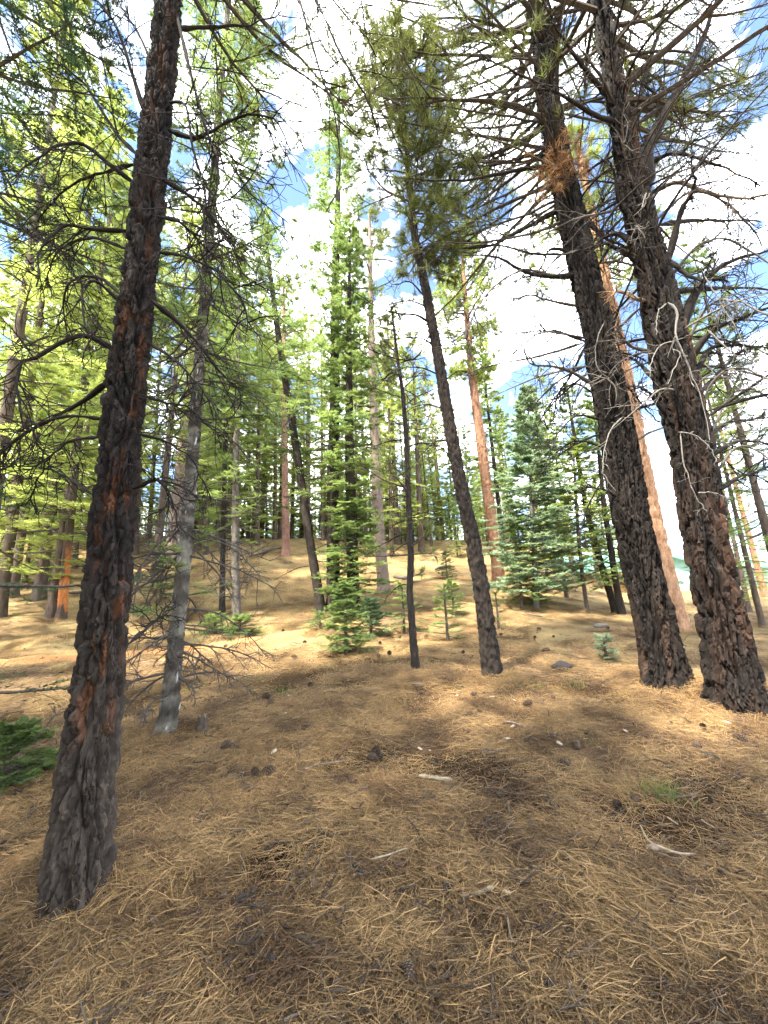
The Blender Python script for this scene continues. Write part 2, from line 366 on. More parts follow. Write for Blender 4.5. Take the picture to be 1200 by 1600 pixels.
def path_px(base_px, pts, H=None, rtop=0.03):
    """trunk axis: foot at the ground pixel, axis points seen at (x, y, width) in the photograph, all at the foot's depth"""
    b = on_ground(*base_px[:2]); P = []; Rr = []
    for x, y, w in [base_px] + pts:
        q = at_y(x, y, b[1]); zc = (q - CAM) @ FW
        P.append(q); Rr.append(w / 2 * zc / FPX * math.cos(math.atan((x - 600) / FPX)))
    P = np.array(P); Rr = np.array(Rr)
    if H is not None and P[-1, 2] - b[2] < H:
        d = (P[-1] - P[-3]) / (P[-1, 2] - P[-3, 2]); e = b[2] + H
        for k in (0.5, 1.0):
            z = P[-1, 2] if k == 0.5 else z0
            z0 = P[-1, 2] if k == 0.5 else z0
            zz = z0 + (e - z0) * k
            q = (P0 if k == 1.0 else P[-1]) + d * (zz - z0)
            if k == 0.5: P0 = P[-1].copy(); r0 = Rr[-1]
            P = np.vstack([P, q]); Rr = np.append(Rr, r0 * (1 - k) + rtop * k)
    return b, P, Rr
class Axis:
    def __init__(s, b, P, R):
        o = np.argsort(P[:, 2]); s.b = b; s.P = P[o]; s.R = R[o]; s.H = s.P[-1, 2] - b[2]
    def at(s, h):
        z = s.b[2] + np.asarray(h, float)
        return np.stack([np.interp(z, s.P[:, 2], s.P[:, 0]), np.interp(z, s.P[:, 2], s.P[:, 1]), z], -1)
    def r(s, h): return np.interp(s.b[2] + np.asarray(h, float), s.P[:, 2], s.R)
def straight(b, H, r, lean=(0, 0)):
    b = np.array(b, float); n = 8; t = np.linspace(0, 1, n)
    P = np.stack([b[0] + lean[0] * t * H, b[1] + lean[1] * t * H, b[2] + H * t], -1)
    return Axis(b, P, r * (1 - t) ** 0.85 + 0.012)
def trunk_geo(ax, colf, origin, S=48, dz=0.06, depth=0.012, cell=(0.09, 0.30), flare=0.25, h_top=None, seed=0, sink=0.2):
    H = ax.H if h_top is None else min(h_top, ax.H)
    n = int((H + sink) / dz) + 2; h = np.linspace(-sink, H, n); c = ax.at(np.clip(h, 0, None)); c[:, 2] = ax.b[2] + h
    th = np.arange(S) * 2 * math.pi / S; r = ax.r(np.clip(h, 0, None))
    fl = 1 + flare * np.exp(-np.clip(h, 0, None) / 0.22)
    rad = (r * fl)[:, None] * (1 + (0.05 * np.sin(3 * th + seed) + .06 * np.sin(5 * th + 2.1 * seed))[None] * np.exp(-np.clip(h, 0, None) / 0.5)[:, None])
    dirs = np.stack([np.cos(th), np.sin(th), np.zeros(S)], -1)
    p = c[:, None, :] + dirs[None] * rad[..., None]; q = (p - ax.b).reshape(-1, 3)
    wq = q + 0.05 * (np.stack([vnoise(q * 6, seed + 1), vnoise(q * 6, seed + 2), vnoise(q * 3, seed + 3)], -1) - 0.5)
    f1, f2, cid = worley(wq / np.array([cell[0], cell[0], cell[1]]), seed)
    g1, g2, cid2 = worley((q + 0.03 * (vnoise(q * 20, seed + 4)[:, None] - .5)) / np.array([cell[0], cell[0], cell[1] * .8]) * 2.6, seed + 50)
    fine = fbm(q * np.array([30, 30, 14]), 3, seed + 7); fur = sstep(0.02, 0.20, f2 - f1) * (.55 + .45 * sstep(0.0, 0.22, g2 - g1))
    low = fbm(q * np.array([5, 5, 2.2]), 2, seed + 13)
    dd = depth * (1.35 * (fur - 1) + 0.6 * (cid - 0.5) + 0.38 * (cid2 - 0.5) + 0.9 * (fine - 0.5) + 0.45 * (low - 0.5))
    fade = np.clip(rad.ravel() / 0.12, 0.15, 1)
    p = p.reshape(-1, 3) + np.tile(dirs, (n, 1)) * (dd * fade)[:, None]
    hh = np.repeat(h, S); an = np.tile(th, n)
    g = Geo(); idx = np.arange(n * S).reshape(n, S); nx = np.roll(idx, -1, 1)
    g.add(p - origin, np.stack([idx[:-1], nx[:-1], nx[1:], idx[1:]], -1).reshape(-1, 4), 0, np.clip(colf(q, fur, .5 * cid + .5 * cid2, hh, an, fine), 0, 0.9))
    return g

# ------------------------------------------------------------------ crowns
def pine_crown(ax, origin, h0, h1, nl, Lmax, rng, per2=7, per3=5, K=18, ln=0.17, w=0.006, el0=-0.1, el1=0.7, r0=0.035, prof=None, bark=(0.075, 0.06, 0.05), azr=None, dens=1.0):
    K = int(K * .72); w *= 1.42
    g = Geo(); h = np.sort(rng.uniform(h0, h1, nl)); t = (h - h0) / (h1 - h0)
    L = Lmax * (np.sin(np.pi * np.clip(0.22 + 0.75 * t, 0, 1)) ** 0.8 if prof is None else prof(t)) * rng.uniform(0.6, 1.1, nl)
    a = rng.uniform(0, 2 * math.pi, nl) if azr is None else rng.uniform(azr[0], azr[1], nl)
    e = el0 + (el1 - el0) * t + rng.normal(0, 0.15, nl)
    d = np.stack([np.cos(a) * np.cos(e), np.sin(a) * np.cos(e), np.sin(e)], -1)
    st = ax.at(h); P = grow(st, d, L, 10, 0.035, 0.09, rng, 0.02)
    rl = np.clip(r0 * L / Lmax + 0.004, 0.006, ax.r(h) * 0.6 + 0.004)
    tubes(g, P - origin, taper(P, rl, 0.005), 5, 0, bark)
    s, d2, t2, pi = spawn(P, per2, 0.25, 1.0, 0.75, rng, 0.25, 0.5)
    L2 = L[pi] * 0.36 * (1.15 - 0.6 * t2) * rng.uniform(0.6, 1.2, len(s)); P2 = grow(s, d2, L2, 5, 0.07, 0.11, rng)
    tubes(g, P2 - origin, taper(P2, rl[pi] * 0.38 + 0.002, 0.003), 3, 0, bark)
    s3, d3, t3, p3 = spawn(P2, per3, 0.3, 1.0, 0.7, rng, 0.3)
    L3 = np.clip(L2[p3] * 0.35, 0.08, 0.5) * rng.uniform(0.6, 1.2, len(s3)); P3 = grow(s3, d3, L3, 2, 0.12, 0.1, rng)
    tubes(g, P3 - origin, taper(P3, 0.0045, 0.003), 3, 0, bark)
    tips = np.concatenate([P3[:, -1], P2[:, -1], P[:, -1]]); td = np.concatenate([P3[:, -1] - P3[:, -2], P2[:, -1] - P2[:, -2], P[:, -1] - P[:, -2]])
    if dens < 1:
        k = rng.uniform(0, 1, len(tips)) < dens; tips = tips[k]; td = td[k]
    td = nrm(td) + np.array([0, 0, 0.25])
    cc = np.repeat(rng.uniform(0.75, 1.25, (len(tips), 1)), 3, 1)
    tufts(g, tips - origin, td, K, ln, w, 0.55, rng, 1, cc)
    return g
def fir_crown(ax, origin, h0, nb, Rmax, rng, per=14, K=6, ln=0.06, w=0.016, pw=0.8, droop=-0.25, sub=True, bark=(0.10, 0.085, 0.07), h1=None, tipup=0.07, wood=False, fat=1.0):
    per = max(7, int(per * .85)); w *= 1.32 * fat; ln *= 1.2 * math.sqrt(fat)
    g = Geo(); H = ax.H if h1 is None else h1; h = h0 + (H - h0) * np.linspace(0, 0.985, nb) + rng.uniform(-0.05, 0.05, nb) * H / 10
    h = np.clip(h, 0.05, ax.H * 0.995); t = (h - h0) / (H - h0)
    L = (Rmax * np.clip(1 - t, 0.02, 1) ** pw * rng.uniform(0.6, 1.12, nb) + 0.10)
    a = np.arange(nb) * 2.399 + rng.normal(0, 0.5, nb); e = droop * (1 - t) + 0.55 * t ** 2 + rng.normal(0, 0.12, nb)
    d = np.stack([np.cos(a) * np.cos(e), np.sin(a) * np.cos(e), np.sin(e)], -1)
    P = grow(ax.at(h), d, L, 7, tipup * 0.5, 0.05, rng)
    tubes(g, P - origin, taper(P, np.clip(0.011 * L + 0.004, 0.004, 0.04), 0.0025), 4, 0, bark)
    s, d2, t2, pi = spawn(P, per, 0.12, 0.98, 0.9, rng, 0.15, 0.18)
    L2 = (L[pi] * 0.42 * (1.1 - 0.85 * t2)) * rng.uniform(0.65, 1.15, len(s)) + 0.05
    P2 = grow(s, d2, L2, 3, -0.03, 0.07, rng)
    if wood: tubes(g, P2 - origin, taper(P2, 0.005, 0.002), 3, 0, bark)
    cb = np.repeat(rng.uniform(0.75, 1.25, (nb, 1)), 3, 1)
    sprays(g, P2 - origin, K, ln, w, rng, 1, cb[pi] * rng.uniform(0.85, 1.15, (len(s), 1)))
    sprays(g, P[:, 2:] - origin, K, ln, w, rng, 1, cb)
    if sub:
        k = L2 > 0.22; s3, d3, t3, p3 = spawn(P2[k], 3, 0.15, 0.9, 0.8, rng, 0.15, 0.15)
        L3 = L2[k][p3] * 0.42 * (1.1 - 0.7 * t3); P3 = grow(s3, d3, L3, 2, -0.02, 0.05, rng)
        sprays(g, P3 - origin, max(3, int(K * .75)), ln, w, rng, 1, cb[pi[k][p3]])
    return g
def dead_twigs(g, P, L, rng, per=9, per2=4, g1=-0.04, col=(0.06, 0.05, 0.045), r=0.006, len2=0.34, curl=0.10, origin=0.0):
    s, d, t, pi = spawn(P, per, 0.2, 0.98, 0.85, rng, 0.3)
    L2 = L * len2 * (1.15 - 0.6 * t) * rng.uniform(0.5, 1.3, len(s)); P2 = grow(s, d, L2, 7, g1, 0.12, rng, curl)
    tubes(g, P2 - origin, taper(P2, r, 0.0022), 3, 0, col)
    s3, d3, t3, p3 = spawn(P2, max(2, per2 - 1), 0.2, 0.95, 0.8, rng, 0.3)
    L3 = L2[p3] * 0.44 * rng.uniform(0.5, 1.3, len(s3)); P3 = grow(s3, d3, L3, 4, g1, 0.16, rng, curl)
    tubes(g, P3 - origin, taper(P3, r * 0.55, 0.0018), 3, 0, col)
def smooth_path(pts, n=16):
    pts = np.array(pts, float); m = len(pts)
    if m < 3: return np.stack([np.interp(np.linspace(0, m - 1, n), range(m), pts[:, k]) for k in range(3)], -1)
    e = np.vstack([2 * pts[0] - pts[1], pts, 2 * pts[-1] - pts[-2]]); out = []
    for u in np.linspace(0, m - 1 - 1e-6, n):
        i = int(u); f = u - i; a, b, c, d = e[i], e[i + 1], e[i + 2], e[i + 3]
        out.append(0.5 * (2 * b + (c - a) * f + (2 * a - 5 * b + 4 * c - d) * f ** 2 + (3 * b - a - 3 * c + d) * f ** 3))
    return np.array(out)
def limb_px(root, px, Y0, Y1, r0, rng, col, per=9, per2=4, r1=0.004, origin=None, mat=None, name='dead_branch', len2=0.34, g1=-0.04, n=16, curl=0.1, label=None, tw=.0075, back=0.0):
    ys = np.linspace(Y0, Y1, len(px)); P = smooth_path([at_y(x, y, Y) for (x, y), Y in zip(px, ys)], n)[None]
    P = P + rng.normal(0, 0.008, P.shape) * np.linspace(0, 1, n)[None, :, None]
    if back: P[0, 0] -= nrm(P[0, 1] - P[0, 0]) * back
    g = Geo(); L = np.linalg.norm(np.diff(P[0], axis=0), axis=1).sum()
    rad = taper(P, r0, r1, 0.8) * (1 + .45 * np.exp(-np.linspace(0, 1, n) * 12))[None] * (1 + .10 * rng.normal(0, 1, (1, n)))
    rad[0, 0] = .001
    tubes(g, P - origin, rad, 7, 0, col)
    if per: dead_twigs(g, P, L, rng, per, per2, g1, col, min(tw, r0 * 0.45), len2, curl, origin)
    o = link(name, g.mesh(name, [mat or M_WOOD], True), root)
    if label: o['label'] = label
    return o
DARKW = (0.022, 0.017, 0.014); GREYW = (0.085, 0.072, 0.060); PALEW = (0.155, 0.145, 0.128)

def hero(name, label, base, pts, H, colf, rtop=0.03, cat='tree', **kw):
    b, P, R = path_px(base, pts, H, rtop); ax = Axis(b, P, R); o = thing(name, b, label, cat)
    link('trunk', trunk_geo(ax, colf, b, **kw).mesh('trunk', [M_BARK], kw.get('S', 0) < 100), o)
    return o, ax, b

# ---- 1: charred pine at left
T1, A1, B1 = hero('pine_tree', 'large charred pine with orange streaked bark, leaning right in the left foreground', (113, 1412, 112),
    [(121, 1350, 108), (136, 1200, 103), (156, 1050, 90), (171, 900, 77), (178, 800, 74), (197, 600, 66), (222, 400, 56), (244, 200, 51), (265, 0, 43)],
    19, col_left, S=136, dz=0.015, depth=0.027, cell=(0.066, 0.30), flare=0.26, h_top=7.6, seed=5)
rng = np.random.default_rng(11)
g = Geo(); hs = np.linspace(7.5, A1.H, 14); tubes(g, (A1.at(hs) - B1)[None], A1.r(hs)[None], 20, 0, (0.028, 0.022, 0.018))
link('upper_trunk', g.mesh('upper_trunk', [M_BARK], True), T1)
Y1 = B1[1]
for px, y1, r in [
    ([(208, 285), (178, 262), (130, 225), (98, 226), (70, 240), (34, 262), (26, 292)], -0.25, .020),
    ([(205, 258), (165, 268), (120, 285), (80, 318), (60, 350)], .3, .016),
    ([(212, 240), (180, 205), (130, 130), (90, 100), (40, 95)], .35, .018),
    ([(225, 175), (205, 110), (185, 50), (160, 10), (120, -20)], -.2, .022),
    ([(238, 100), (215, 50), (190, 10), (170, -40)], .3, .014),
    ([(198, 361), (150, 358), (105, 352), (75, 370), (58, 402), (60, 450)], -.3, .018),
    ([(194, 388), (150, 372), (110, 380), (80, 410), (72, 450)], .3, .014),
    ([(188, 460), (160, 436), (130, 432), (104, 450), (100, 490), (108, 540)], .25, .015),
    ([(186, 470), (150, 440), (128, 455), (133, 510), (155, 530)], -.3, .012),
    ([(178, 546), (140, 526), (105, 530), (62, 556), (30, 572), (26, 620), (45, 655), (66, 668)], -.35, .021),
    ([(168, 597), (125, 630), (80, 655), (20, 690), (-30, 720)], .3, .020),
    ([(160, 655), (110, 650), (60, 665), (10, 700), (-20, 740)], -.2, .014),
    ([(152, 683), (110, 690), (70, 725), (40, 790)], .5, .012),
    ([(140, 770), (105, 745), (60, 730), (10, 725)], .6, .012),
    ([(262, 285), (300, 310), (340, 350), (378, 412)], .4, .020),
    ([(268, 205), (310, 215), (380, 180), (430, 190), (455, 235)], -.2, .018),
    ([(262, 160), (290, 165), (300, 230), (320, 300), (318, 370)], -.5, .013),
    ([(245, 476), (280, 505), (320, 550), (350, 590), (372, 606), (376, 640)], .3, .022),
    ([(252, 395), (285, 400), (330, 420), (380, 470), (386, 520)], -.3, .014),
    ([(255, 340), (285, 350), (310, 380), (330, 440), (325, 500)], .4, .013),
    ([(238, 540), (270, 560), (310, 600), (345, 660)], -.3, .013),
    ([(230, 620), (262, 630), (300, 640), (350, 690)], .4, .012),
    ([(218, 760), (245, 750), (265, 775), (280, 830)], -.15, .014),
    ([(225, 680), (260, 690), (300, 720), (330, 780)], .2, .010),
    ([(272, 5), (292, 90), (318, 190), (338, 250), (340, 290), (312, 335)], -.45, .017),
    ([(278, 45), (330, 42), (390, 38), (440, 20)], .2, .020),
    ([(208, 1000), (225, 985), (250, 965), (262, 955)], .45, .014),
]:
    limb_px(T1, px, Y1, Y1 + y1, r * .88, rng, DARKW, 16, 6, origin=B1, len2=.36, tw=.0050, back=.10)
# hanging boughs that come down from the part of the crown above the frame
for px, y1, r in [([(455, -60), (468, 0), (500, 110), (525, 185), (530, 280), (510, 332)], .2, .016),
                  ([(480, -50), (497, 5), (540, 100), (580, 170), (600, 250), (612, 292)], .5, .015),
                  ([(525, 185), (560, 215), (592, 250)], .5, .008), ([(560, -40), (575, 60), (605, 110)], .6, .010)]:
    limb_px(T1, px, Y1 + 0.3, Y1 + y1, r * 0.8, rng, DARKW, 9, 4, origin=B1, len2=.2, tw=.005)
g = pine_crown(A1, B1, 6.9, 15.5, 38, 3.6, rng, 7, 5, 20, 0.19, 0.006)
link('crown', g.mesh('crown', [M_WOOD, M_PINE]), T1)

# ---- 2: pale fir with twiggy dead boughs
T2, A2, B2 = hero('fir_tree', 'pale grey fir trunk with drooping bare twigs, right behind the charred pine', (256, 1150, 34),
    [(266, 1100, 30), (275, 1000, 27), (281, 940, 25), (289, 860, 24), (300, 730, 22), (312, 560, 19), (325, 400, 16), (340, 200, 12), (352, 60, 9)],
    15, col_fir, S=48, dz=0.03, depth=0.015, cell=(0.06, 0.07), flare=0.28, seed=9)
rng = np.random.default_rng(22)
nb = 84; h = np.sort(np.concatenate([rng.uniform(0.15, 9.0, 62), rng.uniform(.1, 2.6, 22)])); a = rng.uniform(0, 2 * math.pi, nb)
for k in range(nb):
    L = rng.uniform(0.55, 1.25) * (1.0 if h[k] > 1.0 else 0.75); e = rng.uniform(-0.5, 0.15)
    d = np.array([[math.cos(a[k]) * math.cos(e), math.sin(a[k]) * math.cos(e), math.sin(e)]])
    P = grow(A2.at(np.array([h[k]])) + d * A2.r(h[k]) * 0.8, d, np.array([L]), 10, -0.09, 0.07, rng, 0.05); g = Geo()
    cw = GREYW if rng.random() < 0.35 else (0.085, 0.07, 0.06)
    tubes(g, P - B2, taper(P, np.array([0.013]), 0.004), 5, 0, cw); dead_twigs(g, P, L, rng, 10, 5, -0.06, cw, 0.0062, 0.36, 0.08, B2)
    link('dead_branch', g.mesh('dead_branch', [M_WOOD], True), T2)
g = fir_crown(A2, B2, 3.4, 96, 1.15, rng, 12, 7, 0.05, 0.010, 0.25, -0.45, wood=True)
link('crown', g.mesh('crown', [M_WOOD, M_FIR]), T2)
g = fir_crown(Axis(B2, np.array([A2.at(0.0), A2.at(1.95)]), np.array([.1, .1])), B2, 1.05, 9, 0.62, rng, 14, 12, 0.032, 0.005, 0.1, -0.3, True, (0.1, 0.085, 0.07), 1.9, wood=True)
link('low_boughs', g.mesh('low_boughs', [M_WOOD, M_FIR]), T2)

# ---- 3..6 slim trees in the middle
def add_fir(o, ax, b, h0, nb, R, seed, mat=M_FIR, **kw):
    rng = np.random.default_rng(seed); g = fir_crown(ax, b, h0, nb, R, rng, **kw); return link('crown', g.mesh('crown', [M_WOOD, mat]), o)
def add_dead(o, ax, b, n, h0, h1, L, seed, col=DARKW, r=0.011, g1=-0.02, per=6, azr=(0, 6.28), e=(-0.1, 0.35), name='dead_branch', grav=-0.05):
    rng = np.random.default_rng(seed)
    for k in range(n):
        h = rng.uniform(h0, h1); a = rng.uniform(*azr); ee = rng.uniform(*e); l = L * rng.uniform(0.5, 1.15)
        d = np.array([[math.cos(a) * math.cos(ee), math.sin(a) * math.cos(ee), math.sin(ee)]])
        P = grow(ax.at(np.array([h])) + d * ax.r(h) * 0.7, d, np.array([l]), 11, grav, 0.08, rng, 0.04); g = Geo()
        rad = taper(P, np.array([r * l / L + 0.003]), 0.003); rad[0, 0] = .001; tubes(g, P - b, rad, 6, 0, col); dead_twigs(g, P, l, rng, per, 3, g1, col, 0.0045, 0.34, 0.08, b)
        link(name, g.mesh(name, [M_WOOD], True), o)
T3, A3, B3 = hero('fir_tree', 'slim dark fir leaning left, its foot just left of the bushy central fir', (503, 958, 16),
    [(485, 850, 14), (463, 700, 12.5), (450, 620, 11.5), (437, 540, 10), (425, 450, 8), (410, 330, 5)], None, col_dark, S=30, dz=0.04, depth=0.008, seed=31)
add_fir(T3, A3, B3, 5.4, 85, 1.5, 32, pw=.5, ln=.055, w=.013); add_dead(T3, A3, B3, 18, 1.0, 6.5, 1.0, 33)
T4, A4, B4 = hero('fir_tree', 'tall straight dark fir with green crown in the centre of the picture', (521, 956, 22),
    [(520, 800, 20), (523, 600, 16), (524, 450, 13), (528, 300, 9), (531, 118, 2.5)], None, col_dark, S=36, dz=0.05, depth=0.025, cell=(.06, .18), seed=41)
add_fir(T4, A4, B4, 3.4, 125, 2.3, 42, pw=.62, ln=.07, w=.016, per=14, fat=1.1); add_dead(T4, A4, B4, 22, 1.2, 8.5, 1.3, 43)
T4b, A4b, B4b = hero('fir_tree', 'second dark fir trunk close beside the tall central fir, wrapped in green boughs', (553, 962, 20),
    [(549, 800, 18), (546, 700, 15), (545, 560, 10), (546, 430, 5), (547, 350, 2)], None, col_dark, S=36, dz=0.04, depth=0.010, seed=44)
add_fir(T4b, A4b, B4b, 0.5, 170, 1.15, 45, pw=.30, ln=.065, w=.016, per=13, fat=1.2)
add_fir(T4b, A4b, B4b, .12, 84, 1.25, 46, pw=.35, ln=.055, w=.013, per=15, droop=-.35, h1=3.4).name = 'low_boughs'
T5, A5, B5 = hero('pine_tree', 'thin dark pole of a young pine left of the leaning slender pine', (650, 1053, 13),
    [(645, 990, 12), (640, 925, 11), (642, 870, 10.5), (637, 750, 9), (634, 670, 7.5), (629, 610, 6.5), (621, 560, 5), (612, 480, 3)], None, col_dark, S=30, dz=0.03, depth=0.016, cell=(0.035, 0.10), seed=51)
add_dead(T5, A5, B5, 20, 1.0, 5.5, 0.75, 52)
rng = np.random.default_rng(53); g = pine_crown(A5, B5, 1.4, A5.H, 22, 0.9, rng, 4, 3, 16, 0.13, 0.005, r0=.012); link('crown', g.mesh('crown', [M_WOOD, M_PINE]), T5)
T6, A6, B6 = hero('pine_tree', 'slender dark pine leaning left in the middle, foot nearest to the camera there', (770, 1057, 32),
    [(753, 925, 27), (740, 850, 25.5), (718, 750, 22.5), (700, 650, 19.5), (685, 560, 17.5), (665, 450, 15), (650, 380, 13), (640, 300, 10), (632, 200, 7), (620, 70, 4)],
    None, col_dark, S=52, dz=0.033, depth=0.026, cell=(0.045, 0.14), flare=0.2, seed=61)
rng = np.random.default_rng(62)
for px, y1, r in [([(706, 720), (690, 700), (668, 695), (645, 690)], .3, .014), ([(700, 690), (680, 690), (650, 720), (640, 740)], -.4, .010),
                  ([(690, 638), (665, 632), (640, 640), (625, 655)], .5, .010), ([(684, 585), (660, 575), (630, 575), (610, 590)], -.3, .012),
                  ([(678, 540), (655, 528), (615, 530), (570, 540)], .4, .014), ([(672, 505), (650, 492), (620, 490), (590, 480), (560, 460), (525, 440)], -.4, .017),
                  ([(668, 480), (640, 470), (605, 475), (580, 465)], .5, .013), ([(660, 460), (640, 440), (615, 445), (600, 430)], .2, .013),
                  ([(690, 600), (715, 580), (735, 585), (745, 600)], .3, .008), ([(730, 800), (712, 775), (700, 770)], -.2, .008),
                  ([(675, 515), (648, 560), (600, 555), (540, 525), (500, 505)], -.5, .013)]:
    limb_px(T6, px, B6[1], B6[1] + y1, r * 1.3, rng, DARKW, 7, 3, origin=B6, len2=.25, back=.09)
g = pine_crown(A6, B6, 7.0, A6.H + 0.0, 84, 1.45, rng, 6, 5, 20, 0.16, 0.007, r0=.02, prof=lambda t: 0.55 + 0.45 * np.sin(3.14 * t)); link('crown', g.mesh('crown', [M_WOOD, M_PINE]), T6)

# ---- 7, 8 big charred pines at right
T7, A7, B7 = hero('pine_tree', 'massive black charred pine at right, left one of the leaning pair', (1043, 1070, 78),
    [(1019, 955, 68), (1002, 880, 66), (984, 800, 64), (968, 700, 60), (949, 600, 55), (930, 500, 51), (918, 450, 49), (896, 350, 46), (872, 250, 41), (856, 150, 36), (846, 50, 32)],
    21, col_right2, S=116, dz=0.031, h_top=13.6, depth=0.042, cell=(0.085, 0.95), flare=0.28, seed=71)
T8, A8, B8 = hero('pine_tree', 'massive charred pine with rusty bark at the right edge, forked above', (1152, 1100, 96),
    [(1143, 1050, 92), (1124, 950, 83), (1103, 850, 79), (1095, 800, 77), (1080, 700, 75), (1058, 600, 71), (1036, 500, 65), (1025, 450, 61), (1003, 350, 52), (982, 250, 42), (963, 150, 35), (945, 50, 29)],
    21, col_right, S=124, dz=0.031, h_top=13.6, depth=0.046, cell=(0.090, 1.05), flare=0.24, seed=81)
for o_, a_, b_ in ((T7, A7, B7), (T8, A8, B8)):
    g = Geo(); hs = np.linspace(13.5, a_.H, 14); tubes(g, (a_.at(hs) - b_)[None], a_.r(hs)[None], 20, 0, (.028, .021, .017)); link('upper_trunk', g.mesh('upper_trunk', [M_BARK], True), o_)
rng = np.random.default_rng(72); Y7 = B7[1]; Y8 = B8[1]
for px, y1, r, c in [
    ([(868, 262), (830, 262), (780, 272), (720, 282), (650, 280)], -.6, .05, DARKW), ([(866, 245), (820, 245), (770, 258), (700, 262)], .6, .035, DARKW),
    ([(880, 325), (850, 340), (800, 368), (760, 385), (700, 388), (660, 370)], .8, .045, DARKW),
    ([(902, 430), (860, 432), (820, 425), (790, 408), (770, 400), (720, 400)], -.5, .045, DARKW), ([(855, 428), (815, 422), (770, 450), (740, 490), (725, 530)], -.9, .022, GREYW),
    ([(895, 395), (860, 390), (840, 425), (800, 440)], .6, .028, DARKW), ([(900, 478), (860, 470), (830, 462), (798, 466)], -.4, .022, GREYW),
    ([(905, 530), (870, 518), (830, 518), (785, 525)], .4, .022, DARKW), ([(912, 528), (880, 522), (840, 522), (800, 555)], -.6, .016, GREYW),
    ([(925, 600), (890, 580), (860, 572), (830, 570), (818, 545)], -.5, .028, GREYW), ([(910, 550), (890, 590), (870, 620), (864, 660)], .5, .022, DARKW),
    ([(928, 615), (895, 600), (860, 630), (830, 690)], .4, .016, DARKW), ([(935, 655), (900, 650), (870, 680), (865, 700)], -.4, .016, DARKW),
    ([(945, 700), (915, 690), (890, 692), (870, 708)], .3, .020, DARKW), ([(968, 780), (945, 765), (920, 762), (908, 758)], -.3, .020, DARKW),
    ([(935, 760), (915, 800), (905, 850)], -.3, .012, DARKW), ([(890, 300), (860, 290), (850, 250), (845, 200)], .5, .02, DARKW),
    ([(922, 350), (950, 375), (975, 385), (1000, 420)], -.2, .03, DARKW), ([(918, 335), (940, 320), (965, 310), (975, 330)], .3, .028, DARKW),
    ([(960, 590), (985, 610), (1010, 640), (1030, 660)], .5, .018, DARKW), ([(972, 560), (960, 520), (950, 480)], .4, .014, DARKW)]:
    limb_px(T7, px, Y7, Y7 + y1, r, rng, c, 13, 6, origin=B7, len2=.34, r1=.008, tw=.010, back=.28)
for px, r in [([(975, 650), (955, 670), (945, 700), (942, 740), (962, 765)], .016), ([(985, 640), (1010, 655), (975, 652)], .010), ([(945, 502), (933, 530), (932, 570), (955, 595)], .012),
              ([(905, 390), (860, 405), (830, 425)], .012)]:
    limb_px(T7, px, Y7 - .45, Y7 - .55, r * .7, rng, PALEW, 6, 3, origin=B7, label='bleached white dead branch', len2=.2)
LIMB8 = [
    ([(1005, 300), (1010, 240), (1040, 175), (1085, 90), (1112, 20), (1135, -60)], -.5, .13, DARKW),
    ([(990, 210), (1000, 150), (1020, 80), (1045, 0), (1055, -40)], .6, .06, DARKW),
    ([(1060, 525), (1085, 460), (1110, 430), (1150, 405), (1230, 385)], -.4, .07, DARKW), ([(1055, 455), (1100, 452), (1150, 450), (1240, 455)], .6, .045, DARKW),
    ([(1045, 405), (1065, 330), (1085, 290), (1078, 240)], -.6, .05, DARKW), ([(1040, 350), (1080, 345), (1130, 345), (1190, 345)], .5, .035, DARKW),
    ([(1078, 560), (1110, 520), (1150, 500), (1230, 470)], -.5, .055, DARKW), ([(1085, 590), (1110, 545), (1160, 540), (1230, 545)], .5, .04, DARKW),
    ([(1098, 610), (1130, 575), (1160, 550), (1190, 540)], .8, .03, DARKW), ([(1108, 680), (1140, 660), (1180, 655), (1230, 650)], -.3, .024, GREYW),
    ([(1112, 710), (1150, 690), (1180, 690), (1240, 700)], .5, .024, DARKW), ([(1125, 765), (1155, 745), (1180, 738), (1230, 715)], .3, .026, DARKW),
    ([(1050, 410), (1075, 430), (1100, 438), (1140, 430)], -.5, .03, DARKW), ([(1010, 260), (1050, 240), (1100, 250), (1190, 290)], -.6, .035, DARKW),
    ([(1020, 300), (1060, 285), (1100, 300), (1160, 310), (1210, 300)], -.9, .035, (0.12, .085, .06)), ([(1000, 190), (1040, 165), (1090, 150), (1200, 110)], .5, .04, DARKW),
    ([(975, 330), (965, 310), (960, 270), (950, 250)], -.4, .03, DARKW), ([(990, 380), (965, 365), (940, 370), (925, 350)], .2, .045, DARKW),
    ([(998, 410), (975, 395), (945, 380), (930, 385)], -.3, .04, DARKW), ([(1005, 470), (990, 465), (965, 455), (950, 470)], -.2, .03, (0.22, .13, .07)),
    ([(1015, 550), (985, 540), (968, 520), (965, 505)], -.2, .025, GREYW), ([(1015, 585), (995, 565), (975, 555)], .2, .03, DARKW),
    ([(1035, 640), (1010, 610), (990, 605)], -.2, .03, DARKW), ([(960, 190), (930, 180), (880, 150), (820, 120), (760, 90)], -.8, .04, DARKW),
    ([(1090, 640), (1120, 590), (1160, 575), (1215, 600)], -.6, .020, (.11, .10, .085)), ([(1070, 545), (1105, 480), (1150, 470), (1215, 500)], -.8, .020, (.11, .10, .085)), ([(1050, 430), (1090, 385), (1140, 375), (1215, 420)], -.7, .022, (.09, .08, .07)),
    ([(1105, 690), (1140, 620), (1180, 610), (1220, 640)], .4, .018, (.11, .10, .085)), ([(1030, 340), (1080, 300), (1140, 320), (1190, 380)], .3, .022, (.06, .05, .043)), ([(1118, 740), (1150, 700), (1185, 705), (1225, 740)], -.4, .016, (.10, .09, .075)),
    ([(950, 150), (915, 110), (880, 60), (850, 10)], -1.0, .04, DARKW)]
